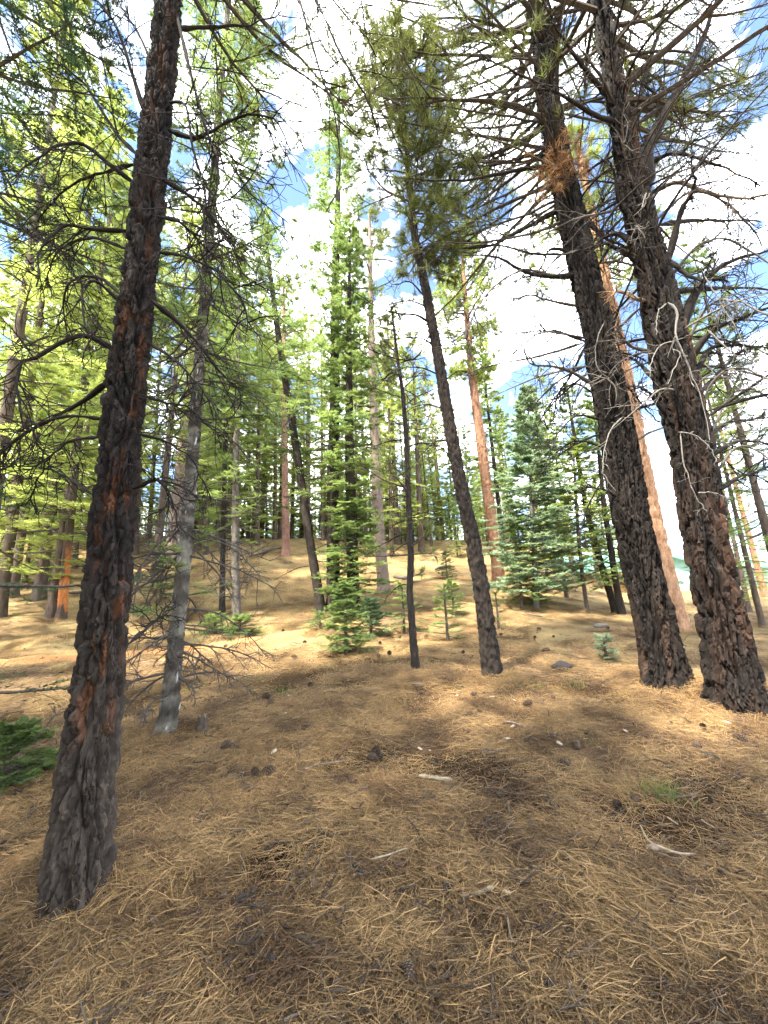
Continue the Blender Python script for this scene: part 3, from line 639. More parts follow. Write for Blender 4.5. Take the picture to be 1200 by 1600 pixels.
for px, y1, r, c in LIMB8: limb_px(T8, px, Y8, Y8 + y1, r, rng, c, 15, 6, origin=B8, len2=.32, r1=.009, tw=.011, back=.28)
for px, r in [([(1043, 472), (1058, 488), (1055, 520), (1066, 550), (1082, 590), (1095, 620), (1108, 690)], .022), ([(1042, 474), (1028, 488), (1024, 522)], .013),
              ([(1058, 532), (1032, 540), (1018, 565), (1016, 600)], .013), ([(1050, 545), (1062, 555), (1043, 598)], .010), ([(1010, 300), (1003, 325), (1018, 300)], .014),
              ([(1105, 515), (1125, 535), (1150, 555), (1185, 565)], .020), ([(1060, 675), (1085, 680), (1110, 700), (1120, 720)], .014), ([(1063, 675), (1068, 720), (1085, 770), (1105, 800)], .011),
              ([(1090, 770), (1115, 770), (1140, 780)], .012), ([(1100, 430), (1130, 480), (1180, 570)], .010), ([(1130, 300), (1150, 340), (1160, 400)], .010)]:
    limb_px(T8, px, Y8 - .55, Y8 - .62, r * .7, rng, PALEW, 6, 3, origin=B8, label='bleached white dead branch', len2=.18)
for ax_, b_, o_, n_, sd0 in ((A7, B7, T7, 15, 711), (A8, B8, T8, 16, 811)):
    for kk, cc in enumerate(((0.060, .050, .042), (.15, .135, .115), (.026, .021, .018))):
        add_dead(o_, ax_, b_, n_, 3.0, 10.0, 1.9, sd0 + kk * 7, cc, .020, -.02, 11, (0, 6.28), (-.2, .6), 'dead_branch', -.08)
g = pine_crown(A7, B7, 8.6, 17.5, 50, 3.9, rng, 8, 6, 20, 0.21, 0.0075, r0=.05); link('crown', g.mesh('crown', [M_WOOD, M_PINE]), T7)
g = pine_crown(A8, B8, 9.6, 17.5, 50, 4.2, rng, 8, 6, 20, 0.21, 0.0075, r0=.05); link('crown', g.mesh('crown', [M_WOOD, M_PINE]), T8)
# low live boughs of the left one and its patch of dead brown needles
ax7 = Axis(B7, A7.P, A7.R); g = pine_crown(ax7, B7, 7.2, 12.0, 38, 3.6, rng, 7, 5, 18, 0.18, 0.006, -0.1, 0.3, .03, azr=(2.2, 4.4), prof=lambda t: 1 + 0 * t)
link('low_boughs', g.mesh('low_boughs', [M_WOOD, M_PINE]), T7)
g = pine_crown(A8, B8, 8.2, 12.0, 22, 3.4, rng, 7, 5, 22, 0.2, 0.0065, 0.0, 0.5, .04, azr=(-1.0, 1.2), prof=lambda t: 1 + 0 * t)
link('low_boughs', g.mesh('low_boughs', [M_WOOD, M_PINE]), T8)
g = Geo(); q = np.array([at_y(x, y, Y7 - .35) for x, y in ((885, 250), (865, 265), (900, 235), (850, 285), (880, 280), (905, 255), (845, 255), (870, 230), (858, 300), (892, 268))])
q = np.repeat(q, 7, 0) + rng.normal(0, .12, (70, 3)); tufts(g, q - B7, rng.normal(0, 1, (70, 3)) + np.array([0, 0, -.5]), 20, .20, .007, .6, rng, 0)
tag(link('dead_needles', g.mesh('dead_needles', [M_BROWNN]), T7), 'clump of dead brown needles')

# ---- 9.. : further trees whose feet can be seen
def add_pine(o, ax, b, h0, n, L, seed, mat=M_PINE, **kw):
    g = pine_crown(ax, b, h0, ax.H, n, L, np.random.default_rng(seed), **kw); return link('crown', g.mesh('crown', [M_WOOD, mat]), o)
T9, A9, B9 = hero('pine_tree', 'straight orange barked pine right of the slender leaning pine, yellow green top', (779, 915, 22),
    [(777, 880, 20), (766, 800, 18.5), (753, 700, 16), (739, 600, 14), (733, 540, 11), (728, 480, 8), (722, 385, 4)], None, col_orange, S=36, dz=0.07, depth=0.03, cell=(.11, .30), seed=91)
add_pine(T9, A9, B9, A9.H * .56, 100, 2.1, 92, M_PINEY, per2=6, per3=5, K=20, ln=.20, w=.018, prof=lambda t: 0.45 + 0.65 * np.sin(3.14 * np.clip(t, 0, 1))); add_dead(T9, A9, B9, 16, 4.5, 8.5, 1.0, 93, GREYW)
T10, A10, B10 = hero('pine_tree', 'pale orange sunlit pine trunk standing behind the two massive charred pines', (1062, 986, 38),
    [(1042, 900, 32), (1020, 800, 28), (1000, 700, 25), (975, 570, 22), (950, 450, 18), (935, 380, 16), (900, 220, 10)], None, col_pale, S=44, dz=0.06, depth=0.035, cell=(.16, .5), seed=101)
add_pine(T10, A10, B10, A10.H * .62, 40, 2.4, 102, M_PINEY, K=20, ln=.2, w=.011); add_dead(T10, A10, B10, 18, 4, 9, 1.2, 103, (0.16, .11, .075))
T11, A11, B11 = hero('pine_tree', 'small pine with orange burnt lower trunk, left of the charred foreground pine', (96, 968, 18),
    [(103, 880, 16), (111, 800, 15), (117, 740, 13.5), (122, 690, 12), (130, 600, 9), (140, 480, 6)], None, col_burnt, S=32, dz=0.04, depth=0.012, seed=111)
add_fir(T11, A11, B11, 2.4, 48, 1.4, 112, M_FIR, pw=.6, ln=.06, w=.014, per=13); add_dead(T11, A11, B11, 10, 1.2, 4, 1.0, 113)
T12, A12, B12 = hero('pine_tree', 'far reddish pine trunk on the crest left of centre', (447, 868, 14),
    [(446, 800, 12), (445, 700, 10), (444, 600, 8), (444, 520, 6), (443, 430, 3)], None, col_plain((0.12, 0.06, .045), (.30, .18, .13)), S=24, dz=0.08, depth=0.02, seed=121)
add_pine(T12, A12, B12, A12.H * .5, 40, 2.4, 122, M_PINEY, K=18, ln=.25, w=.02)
T13, A13, B13 = hero('fir_tree', 'grey fir trunk with low green boughs left of the sunlit slope', (370, 966, 15),
    [(368, 880, 13), (368, 800, 12), (369, 700, 10), (371, 600, 8), (373, 480, 5), (375, 380, 2)], None, col_grey, S=32, dz=0.04, depth=0.008, seed=131)
add_fir(T13, A13, B13, 2.6, 80, 1.25, 132, pw=.5, ln=.06, w=.014); add_dead(T13, A13, B13, 22, .5, 4.0, .8, 133, (0.12, .10, .085))
T14, A14, B14 = hero('fir_tree', 'thin dark fir trunk beside the grey fir, on its left', (347, 960, 10),
    [(348, 880, 9), (350, 780, 8), (352, 680, 7), (354, 560, 5), (356, 440, 2)], None, col_dark, S=24, dz=0.05, depth=0.006, seed=141)
add_fir(T14, A14, B14, 2.4, 70, 1.05, 142, pw=.5, ln=.06, w=.014); add_dead(T14, A14, B14, 14, .5, 3.0, .7, 143)
T15, A15, B15 = hero('pine_tree', 'pinkish grey scaly pine trunk behind the bushy central fir, to its right', (600, 920, 20),
    [(594, 850, 18), (588, 750, 16.5), (584, 650, 15), (581, 560, 12), (579, 440, 8), (577, 330, 4)], None, col_pink, S=28, dz=0.09, depth=0.022, seed=151)
add_pine(T15, A15, B15, A15.H * .45, 46, 2.2, 152, K=18, ln=.2, w=.014); add_dead(T15, A15, B15, 14, 1.5, 6, 1.2, 153, GREYW)
T16, A16, B16 = hero('fir_tree', 'silvery blue conical fir right of the orange barked pine', (838, 948, 10),
    [(834, 850, 9), (830, 760, 7), (827, 680, 4), (823, 605, 1.5)], None, col_grey, S=24, dz=0.06, depth=0.008, seed=161)
add_fir(T16, A16, B16, .5, 170, 2.1, 162, M_FIRB, pw=.75, ln=.09, w=.024, per=13, fat=1.3, droop=-.1)
T17, A17, B17 = hero('fir_tree', 'small bright green fir in front of the silvery blue fir', (815, 950, 5),
    [(813, 900, 4.5), (810, 840, 3), (806, 790, 1)], None, col_brown, S=16, dz=0.06, depth=0.004, seed=171)
add_fir(T17, A17, B17, .4, 60, .85, 172, M_FIR, pw=.8, ln=.06, w=.015, per=12)
T18, A18, B18 = hero('fir_tree', 'thin bare lower trunk of a young fir left of the black charred pine', (918, 957, 7),
    [(910, 900, 6.5), (904, 840, 6), (899, 760, 4), (895, 690, 2)], None, col_brown, S=18, dz=0.06, depth=0.005, seed=181)
add_fir(T18, A18, B18, 2.0, 60, 1.2, 182, M_PINEY, pw=.6, ln=.07, w=.018, per=12); add_dead(T18, A18, B18, 8, .6, 3, .6, 183)
for nm, base, pts, lb, sd_ in [
    ('pine_tree', (962, 957, 13), [(945, 900, 12), (930, 850, 11), (915, 790, 9), (900, 700, 6), (885, 600, 3)], 'dark leaning tree behind the young thin fir, left of its twin', 191),
    ('pine_tree', (972, 960, 13), [(962, 910, 12), (955, 860, 11), (945, 800, 9), (935, 700, 6), (925, 600, 3)], 'dark tree at the left edge of the black charred pine, right twin', 196)]:
    o, ax, b = hero(nm, lb, base, pts, None, col_dark, S=24, dz=0.06, depth=0.01, seed=sd_)
    add_fir(o, ax, b, 1.0, 80, 1.5, sd_ + 1, M_FIR, pw=.6, ln=.07, w=.018, per=12)

# ------------------------------------------------------------------ copied trees of the wood behind
def proto_pine(seed, H, r, colf, mat, nl=44, L=2.4, h0=.45, w=.018, per2=6, K=14, S=14, dz=.2):
    ax = straight((0, 0, 0), H, r); z = np.zeros(3)
    tr = trunk_geo(ax, colf, z, S=S, dz=dz, depth=0.02, seed=seed, sink=.4).mesh('trunk', [M_BARKFAR], True)
    cr = pine_crown(ax, z, H * h0, H, nl, L, np.random.default_rng(seed), per2, 4, K, .24, w, r0=.05).mesh('crown', [M_WOOD, mat]); return tr, cr
def proto_fir(seed, H, r, colf, mat, nb=100, R=1.8, h0=.12, per=11, K=4, ln=.10, w=.028, pw=.75, sub=True, S=12, dz=.2):
    ax = straight((0, 0, 0), H, r); z = np.zeros(3)
    tr = trunk_geo(ax, colf, z, S=S, dz=dz, depth=0.012, seed=seed, sink=.4).mesh('trunk', [M_BARKFAR], True)
    cr = fir_crown(ax, z, H * h0, nb, R, np.random.default_rng(seed), per=per, K=K, ln=ln, w=w, pw=pw, sub=sub, fat=1.45).mesh('crown', [M_WOOD, mat]); return tr, cr
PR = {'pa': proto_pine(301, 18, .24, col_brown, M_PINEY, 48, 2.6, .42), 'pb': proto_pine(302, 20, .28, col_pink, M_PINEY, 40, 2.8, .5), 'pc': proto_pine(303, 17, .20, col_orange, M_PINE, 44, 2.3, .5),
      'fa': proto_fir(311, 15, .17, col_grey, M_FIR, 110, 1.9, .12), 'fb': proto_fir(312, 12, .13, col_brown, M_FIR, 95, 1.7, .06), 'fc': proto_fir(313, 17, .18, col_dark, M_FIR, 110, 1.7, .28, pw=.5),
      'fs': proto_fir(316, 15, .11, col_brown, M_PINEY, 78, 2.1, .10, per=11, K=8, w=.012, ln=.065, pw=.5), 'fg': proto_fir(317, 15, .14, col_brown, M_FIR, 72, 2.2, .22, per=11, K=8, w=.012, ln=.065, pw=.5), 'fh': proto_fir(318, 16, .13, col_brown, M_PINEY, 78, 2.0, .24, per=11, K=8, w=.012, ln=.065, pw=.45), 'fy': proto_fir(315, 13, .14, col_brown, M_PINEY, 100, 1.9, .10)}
def plant(kind, pos, s, rz, label, group=None, lean=(0, 0), name=None, sx=1.0):
    o = thing(name or ('pine_tree' if kind[0] == 'p' else 'fir_tree'), pos, label, 'tree', group)
    o.rotation_euler = (lean[0], lean[1], rz); o.scale = (s * sx, s * sx, s)
    tr, cr = PR[kind]; link('trunk', tr, o); link('crown', cr, o); return o
rs = random.Random(4)
MID = [  # column in the photograph, distance, kind, scale, label
    (-30, 12, 'fs', 1.3, 'very tall yellow green fir at the left edge, reaching out of the top'), (20, 18, 'fs', 1.2, 'bright yellow green fir at the far left edge'),
    (62, 17, 'fs', 1.5, 'very tall light green fir between left edge and charred pine'), (45, 26, 'fy', 1.0, 'sunlit green fir behind the small burnt pine, on its left'),
    (165, 24, 'pb', 1.1, 'tall pale pine behind the left charred pine, seen left of its trunk'), (140, 21, 'pc', 1.1, 'orange scarred pine trunk rising left of the charred pine'),
    (100, 29, 'fy', 1.1, 'sunlit yellow fir behind the small burnt pine, on its right'), (150, 24, 'fs', 1.3, 'light green fir seen left of the charred pine'),
    (262, 22, 'pb', 1.05, 'pinkish pine trunk just left of the pale grey fir'), (240, 20, 'fh', 1.3, 'tall fir between the charred pine and the pale fir, behind both'),
    (318, 23, 'fh', 1.0, 'fir right behind the pale grey fir'), (300, 29, 'fy', 1.1, 'sunlit fir behind the pale grey fir twigs'), (35, 20, 'fb', .6, 'dense low fir at the left edge'),
    (352, 25, 'fh', 1.3, 'tall green fir crown above the grey fir'), (392, 28, 'fh', 1.0, 'green fir at the left end of the crest'), (405, 31, 'pa', 1.0, 'pine on the crest between the grey fir and the leaning fir'),
    (428, 27, 'fh', 1.1, 'light green fir left of the slim leaning fir'), (480, 29, 'pb', .95, 'pale thin pine behind the slim leaning fir'), (470, 35, 'fy', 1.0, 'yellow green fir on the crest right of the reddish trunk'),
    (505, 27, 'fh', 1.1, 'green fir behind the tall central fir, left side'), (560, 29, 'fh', 1.0, 'green fir directly behind the bushy central fir'), (588, 25, 'fh', 1.05, 'green fir behind the tall central fir, right side'),
    (625, 28, 'pa', 1.0, 'brown pine seen just left of the thin dark pole'), (663, 26, 'pa', .9, 'brown pine trunk right of the thin dark pole'), (642, 28, 'fs', .85, 'yellow green fir behind the thin dark pole'),
    (690, 32, 'fy', .8, 'yellow green fir left of the slender leaning pine'), (700, 33, 'pc', .9, 'far stout pine trunk on the crest, seen left of the leaning pine'),
    (745, 27, 'fa', .62, 'fir on the crest between the leaning pine and the orange pine'), (720, 25, 'fb', .40, 'low fir behind the foot of the leaning pine'), (795, 24, 'fc', .70, 'tall green fir behind the silvery blue fir, on its left'),
    (872, 22, 'fy', .55, 'yellowish fir right of the silvery blue fir'), (860, 19, 'fs', .45, 'yellow shrubby fir right behind the silvery blue fir'), (900, 28, 'fa', .6, 'green fir behind the thin young fir trunk'), (885, 18, 'fs', .5, 'green fir left of the twin dark trees'),
    (1022, 34, 'fg', .62, 'fir glimpsed between the two massive charred pines'), (985, 27, 'fs', .60, 'fir behind the left massive charred pine'), (1165, 18, 'fs', .50, 'fir behind the massive pine at the right edge'),
    (1195, 24, 'pc', .50, 'small pine with reddish trunk at the right edge'), (1180, 14, 'fs', .45, 'light green fir at the right edge below the dead limbs'), (1225, 12, 'fg', .50, 'green fir cut by the right edge'),
    (-5, 22, 'fy', 1.0, 'broad sunlit fir low at the left edge, farther back'), (110, 22, 'fs', 1.0, 'light green fir between the small burnt pine and the charred pine'), (185, 27, 'fy', 1.1, 'sunlit fir just right behind the charred pine trunk'),
    (225, 27, 'fs', 1.2, 'airy yellow green fir between charred pine and pale fir'), (285, 27, 'fs', 1.15, 'airy green fir directly behind the pale grey fir'), (335, 26, 'fs', 1.15, 'airy light green fir left of the grey fir'), (375, 30, 'fy', .9, 'bushy sunlit fir on the crest behind the grey fir'),
    (415, 36, 'fy', .9, 'bushy yellow fir left of the reddish crest trunk'), (436, 29, 'fs', 1.3, 'tall airy fir whose crown stands left of the tall central fir'), (530, 36, 'fy', .95, 'bushy sunlit fir behind the central fir trunks'), (575, 28, 'fs', 1.3, 'tall airy fir whose crown stands right of the tall central fir'),
    (605, 35, 'fy', .9, 'bushy yellow green fir behind the pinkish trunk'), (650, 36, 'fb', .9, 'bushy green fir far behind the thin pole'), (680, 28, 'fs', .8, 'airy fir right of the thin pole on the crest'), (770, 30, 'fy', .6, 'bushy fir behind the orange barked pine'), (815, 28, 'fy', .55, 'yellow green fir far behind the silvery blue fir'),
    (5, 15, 'fs', 1.2, 'tall green fir at the left edge behind the hanging boughs'), (85, 14, 'fs', 1.15, 'light green fir whose crown fills the gap left of the charred pine'), (122, 26, 'fh', 1.3, 'tall airy fir behind the small burnt pine'),
    (205, 24, 'fs', 1.4, 'tall green fir half hidden by the charred pine'), (305, 24, 'fs', 1.35, 'tall green fir close behind the pale grey fir'), (385, 29, 'fs', 1.3, 'tall light green fir right of the grey fir'), (455, 30, 'fs', 1.3, 'light green fir behind the slim leaning fir'),
    (545, 29, 'fs', 1.35, 'light green fir crown right behind the tall central fir'), (615, 24, 'fs', 1.15, 'light green fir left of the thin pole, behind it'), (670, 34, 'fs', 1.1, 'pale green fir far behind the leaning pine'),
    (400, 25, 'fs', 1.25, 'light green fir over the left end of the sunlit slope'), (520, 31, 'fs', 1.3, 'light green fir on the crest behind the paired central trunks'), (600, 31, 'fs', 1.2, 'light green fir on the crest right of the pinkish trunk'),
    (270, 31, 'fs', 1.3, 'far light green fir left of the pale grey fir'), (340, 33, 'fs', 1.3, 'far light green fir right of the pale grey fir'), (735, 33, 'fs', .9, 'light green fir behind the orange barked pine, on its left'), (650, 30, 'fs', 1.1, 'light green fir right behind the thin dark pole'),
    (1135, 30, 'fy', .52, 'yellow green fir far behind the massive pine at the right edge')]
for px, D, k, s, lb in MID: plant(k, at_dist(px, D), s * (1.35 if px > 780 else 1), rs.uniform(0, 6.28), lb, 'trees of the wood behind', (rs.uniform(-.03, .03), rs.uniform(-.03, .03)))
# trees just outside the left edge, and unseen ones added to shade the near ground
for (x, y), k, s, lb in [((-5.4, 1.4), 'fg', 1.0, 'dark fir left of the frame, boughs hanging into the top left corner'), ((-6.5, -2.5), 'pa', 1.0, 'unseen pine added out of frame to the left, shading the foreground'),
                         ((-3.4, -4.2), 'pb', .95, 'unseen shade pine added behind the camera on its left'), ((-9.5, -1.0), 'pa', 1.05, 'unseen shade pine added farther out of frame to the left'), ((-1.0, -6.0), 'pc', 1.0, 'unseen shade pine added behind the camera'),
                         ((-8.5, 4.2), 'fs', .85, 'fir at the left, beyond the frame edge, behind the charred pine'), ((-11.5, -5.0), 'pb', 1.0, 'unseen shade pine added far out of frame behind the left'), ((-5.0, -7.5), 'pa', 1.1, 'tall unseen shade pine added well behind the camera'), ((-8.5, -4.6), 'pa', .8, 'shorter unseen shade pine added behind the left, out of frame'), ((-5.5, -.3), 'pc', .85, 'slim unseen shade pine added out of frame beside the left edge'), ((-2.6, -2.3), 'fa', 1.1, 'unseen shade fir added close behind the camera on its left'), ((1.6, -5.2), 'pb', .9, 'unseen shade pine added behind the camera on its right'), ((-4.6, -5.6), 'fa', 1.1, 'tall unseen shade fir added behind the camera'), ((-7.8, -7.6), 'fa', 1.3, 'taller unseen shade fir added far behind the camera'), ((-3.7, -1.5), 'fa', 1.15, 'unseen shade fir added beside the camera on its left, out of frame'), ((-5.7, -3.6), 'fb', 1.4, 'dense unseen shade fir added behind the camera on its left'), ((-.6, -3.6), 'fb', 1.2, 'dense unseen shade fir added right behind the camera')]:
    plant(k, (x, y, float(gz(x, y))), s, rs.uniform(0, 6.28), lb, 'trees around the camera')

# ------------------------------------------------------------------ saplings, bushes and near boughs
def sapling(px, py, H, R, label, mat=M_FIR, seed=0, nb=44, ln=.045, w=.010, K=6, droop=-.1, per=10, name='fir_sapling'):
    b = on_ground(px, py); o = thing(name, b, label, 'sapling', 'young firs on the forest floor'); ax = straight(b, H, .012 + .008 * H)
    link('stem', trunk_geo(ax, col_brown, b, S=10, dz=.05, depth=.002, seed=seed, sink=.08).mesh('stem', [M_BARK], True), o)
    link('crown', fir_crown(ax, b, .12 * H, nb, R, np.random.default_rng(seed), per=per, K=K, ln=ln, w=w, droop=droop, wood=True).mesh('crown', [M_WOOD, mat]), o); return o
sapling(541, 1022, 1.25, .50, 'bushy low young fir at the foot of the central firs', M_FIR, 401, 90, .038, .008, 9, -.15, 14)
sapling(500, 985, .35, .45, 'low spreading fir seedling left of the bushy young fir', M_FIR, 402, 24, .035, .008)
sapling(580, 995, .8, .40, 'drooping young fir right of the bushy young fir', M_FIRD, 403, 50)
sapling(700, 1003, 1.15, .36, 'small open fir sapling left of the slender leaning pine', M_FIR, 404, 24)
sapling(709, 960, 1.0, .38, 'light green fir sapling upslope of the small open sapling', M_FIR, 405, 40)
sapling(699, 905, 1.3, .55, 'dark round fir sapling near the crest', M_FIRD, 406, 50)
sapling(632, 990, 1.1, .45, 'thin fir sapling behind the thin dark pole', M_FIR, 407, 26)
sapling(948, 1030, .38, .16, 'tiny bluish seedling left of the black charred pine', M_FIRB, 408, 26, .03, .006)
sapling(845, 945, .9, .5, 'low young fir under the silvery blue fir', M_FIR, 409, 40)
sapling(375, 992, .35, .55, 'low green fir boughs spreading at the foot of the grey fir', M_FIR, 410, 34)
sapling(335, 990, .40, .55, 'low fir seedling left of the grey fir, by the trail', M_FIR, 411, 34)
sapling(250, 940, 1.5, .60, 'young dark fir between charred pine and pale fir', M_FIRD, 412, 60)
sapling(6, 1225, .40, .30, 'dark green fir seedling at the left edge beside the charred pine', M_FIR, 413, 34, .035, .006, 12, 0, 14)
sapling(60, 915, 1.5, .9, 'light green young fir left of the small burnt pine', M_FIR, 414, 60)
sapling(780, 985, .9, .35, 'spindly nearly bare sapling right of the slender leaning pine', M_FIR, 415, 9)
bn = np.array([-3.75, 2.6, 0.0]); bn[2] = float(gz(bn[0], bn[1]))
o = thing('fir_tree', bn, 'fir left of the frame, two boughs reaching in at the left edge', 'tree', 'trees around the camera'); ax = straight(bn, 10.5, .13)
link('trunk', trunk_geo(ax, col_grey, bn, S=24, dz=.05, depth=.006, seed=42).mesh('trunk', [M_BARK], True), o)
link('crown', fir_crown(ax, bn, 4.6, 52, 1.75, np.random.default_rng(43), per=16, K=8, ln=.04, w=.008, pw=.25, droop=-.25, wood=True).mesh('crown', [M_WOOD, M_FIRD]), o)
link('low_boughs', fir_crown(ax, bn, 1.1, 9, 1.75, np.random.default_rng(44), per=16, K=8, ln=.04, w=.008, pw=.1, droop=-.2, h1=2.6).mesh('low_boughs', [M_WOOD, M_FIRD]), o)

# ------------------------------------------------------------------ far wood, needle litter (countless)
def scatter_obj(name, protos, pos, rot, sc, idx, label, cat):
    pc = bpy.data.collections.new(name + '_pieces')
    for i, (me) in enumerate(protos):
        po = bpy.data.objects.new('%s_piece_%02d' % (name, i), me); pc.objects.link(po)
    me = bpy.data.meshes.new(name); me.vertices.add(len(pos)); me.vertices.foreach_set('co', np.asarray(pos, np.float32).ravel())
    a = me.attributes.new('rot', 'FLOAT_VECTOR', 'POINT'); a.data.foreach_set('vector', np.asarray(rot, np.float32).ravel())
    a = me.attributes.new('sc', 'FLOAT', 'POINT'); a.data.foreach_set('value', np.asarray(sc, np.float32))
    a = me.attributes.new('idx', 'INT', 'POINT'); a.data.foreach_set('value', np.asarray(idx, np.int32))
    o = link(name, me); tag(o, label, cat, None, 'stuff')
    ng = bpy.data.node_groups.new(name, 'GeometryNodeTree')
    ng.interface.new_socket('Geometry', in_out='INPUT', socket_type='NodeSocketGeometry'); ng.interface.new_socket('Geometry', in_out='OUTPUT', socket_type='NodeSocketGeometry')
    n, l = ng.nodes, ng.links; gi = n.new('NodeGroupInput'); go = n.new('NodeGroupOutput')
    ci = n.new('GeometryNodeCollectionInfo'); ci.inputs['Collection'].default_value = pc; ci.inputs['Separate Children'].default_value = True; ci.inputs['Reset Children'].default_value = True
    ip = n.new('GeometryNodeInstanceOnPoints'); ip.inputs['Pick Instance'].default_value = True
    def na(nm, ty):
        x = n.new('GeometryNodeInputNamedAttribute'); x.data_type = ty; x.inputs['Name'].default_value = nm
        return next(s for s in x.outputs if s.enabled and s.name == 'Attribute')
    l.new(gi.outputs[0], ip.inputs['Points']); l.new(ci.outputs[0], ip.inputs['Instance']); l.new(na('idx', 'INT'), ip.inputs['Instance Index'])
    e2r = n.new('FunctionNodeEulerToRotation'); l.new(na('rot', 'FLOAT_VECTOR'), e2r.inputs[0]); l.new(e2r.outputs[0], ip.inputs['Rotation'])
    l.new(na('sc', 'FLOAT'), ip.inputs['Scale']); l.new(ip.outputs[0], go.inputs[0])
    md = o.modifiers.new('scatter', 'NODES'); md.node_group = ng; return o
rng = np.random.default_rng(900)
# far wood: whole trees merged into proto meshes
def merged(tr, cr):
    bm_t = bpy.data.meshes.new('far_tree'); import bmesh
    bm = bmesh.new(); bm.from_mesh(tr); nt = len(bm.faces); bm.from_mesh(cr); bm.faces.ensure_lookup_table()
    for i, f in enumerate(bm.faces):
        f.material_index = 0 if i < nt else f.material_index + 1
    bm.to_mesh(bm_t); bm.free()
    for m in [M_BARKFAR] + list(cr.materials): bm_t.materials.append(m)
    bpy.data.meshes.remove(tr); bpy.data.meshes.remove(cr); return bm_t
FAR = [merged(*q) for q in (proto_pine(601, 18, .24, col_brown, M_PINEY, 34, 2.6, .42, .03, 5, 9, 8, .6), proto_fir(602, 12, .13, col_brown, M_FIR, 80, 1.7, .06, 8, 3, .13, .045, .75, False, 8, .6), proto_fir(603, 15, .12, col_brown, M_PINEY, 70, 2.1, .10, 8, 3, .13, .042, .5, False, 8, .6), proto_fir(604, 16, .13, col_brown, M_PINEY, 70, 2.0, .26, 8, 3, .13, .042, .45, False, 8, .6), proto_fir(605, 13, .14, col_brown, M_PINEY, 80, 1.9, .08, 8, 3, .13, .045, .75, False, 8, .6), proto_fir(606, 14, .14, col_pink, M_FIR, 74, 1.9, .16, 8, 3, .13, .042, .6, False, 8, .6))]
n = 560; th = rng.uniform(-1.15, 1.15, n); D = 33 + 80 * rng.uniform(0, 1, n) ** 1.4
fx, fy = D * np.sin(th), D * np.cos(th)
th2 = rng.uniform(-1.0, .30, 190); D2 = rng.uniform(28, 46, 190); th = np.concatenate([th, th2]); D = np.concatenate([D, D2]); small = np.arange(len(th)) >= n
fx, fy = D * np.sin(th), D * np.cos(th)
keep = np.abs(th - 0.69) > 0.09
fx, fy, th, D, small = fx[keep], fy[keep], th[keep], D[keep], small[keep]
sc = rng.uniform(.6, 1.05, len(fx)) * np.where(th > 0.22, .75, 1.0) * np.where(small, .45, 1)
scatter_obj('distant_forest', FAR, np.stack([fx, fy, gz(fx, fy)], -1), np.stack([0 * fx, 0 * fx, rng.uniform(0, 6.28, len(fx))], -1), sc, np.where(small, rng.choice([1, 4], len(fx)), rng.integers(0, len(FAR), len(fx))), 'far wood of pines and firs filling the background', 'forest')
# litter
def needle_clump(seed, n, rad, wid, ln, main, spread, lift):
    r = np.random.default_rng(seed); N = 4
    st = np.stack([r.normal(0, rad, n), r.normal(0, rad, n), r.uniform(0.002, lift, n)], -1); a = main + r.normal(0, spread, n)
    L = ln * r.uniform(.55, 1.15, n); e = r.normal(0, .14, n); d = np.stack([np.cos(a) * np.cos(e), np.sin(a) * np.cos(e), np.sin(e)], -1)
    curv = r.normal(0, .16, n); P = np.zeros((n, N, 3)); P[:, 0] = st - d * L[:, None] / 2
    for k in range(1, N):
        P[:, k] = P[:, k - 1] + d * (L / (N - 1))[:, None]
        a = a + curv; e = e - .06; d = np.stack([np.cos(a) * np.cos(e), np.sin(a) * np.cos(e), np.sin(e)], -1)
    P[..., 2] = np.maximum(P[..., 2], -.006); T = nrm(np.gradient(P, axis=1)); sdv = nrm(np.cross(T, [0, 0, 1.0])) * wid * r.uniform(.7, 1.3, (n, 1, 1)) / 2
    tp_ = np.linspace(1, .35, N)[None, :, None]; sdv = sdv * tp_
    up = np.array([0, 0, 1.0]) * wid * .5
    V = np.stack([P - sdv, P + up * tp_, P + sdv], 2); idx = np.arange(n * N * 3).reshape(n, N, 3); g = Geo()
    F = np.concatenate([np.stack([idx[:, :-1, j], idx[:, :-1, j + 1], idx[:, 1:, j + 1], idx[:, 1:, j]], -1).reshape(-1, 4) for j in (0, 1)])
    cc = np.repeat(np.repeat(r.uniform(.30, 1.6, (n, 1)), 3, 1), N * 3, 0); g.add(V, F, 0, cc); return g.mesh('needle_clump', [M_LITTER])
CL = [needle_clump(500 + k, 250, .15, .0031, .15, 0, (.5, .8, 1.3, 3)[k % 4], .045) for k in range(12)]
N1 = 2300; r_ = 1.0 * (22 / 1.0) ** rng.uniform(0, 1, N1); th = rng.uniform(-1.05, 1.05, N1)
r_ = np.concatenate([r_, np.sqrt(rng.uniform(.8 ** 2, 5.5 ** 2, 1300))]); th = np.concatenate([th, rng.uniform(-1.1, 1.1, 1300)])
x, y = r_ * np.sin(th), r_ * np.cos(th)
tdist = np.min(np.hypot(x[:, None] - tx[None], y[:, None] - ty[None]), 1)
dns = (1 - .80 * bare(x, y) * (r_ < 14)) * np.where(tdist < .34, .06, 1); k = rng.uniform(0, 1, len(x)) < dns; x, y, r_ = x[k], y[k], r_[k]
for bx, by, br in ((-1.69, 2.38, .22), (-2.33, 4.34, .12), (1.52, 6.25, .17), (3.67, 5.61, .38), (3.87, 4.79, .42), (.32, 6.2, .07)):
    a_ = rng.uniform(0, 6.28, 46); q_ = br + .05 + np.abs(rng.normal(0, .16, 46)); x = np.append(x, bx + q_ * np.cos(a_)); y = np.append(y, by + q_ * np.sin(a_)); r_ = np.append(r_, np.full(46, 3.0))
e = .12; gxs = (gz(x + e, y) - gz(x - e, y)) / (2 * e); gys = (gz(x, y + e) - gz(x, y - e)) / (2 * e)
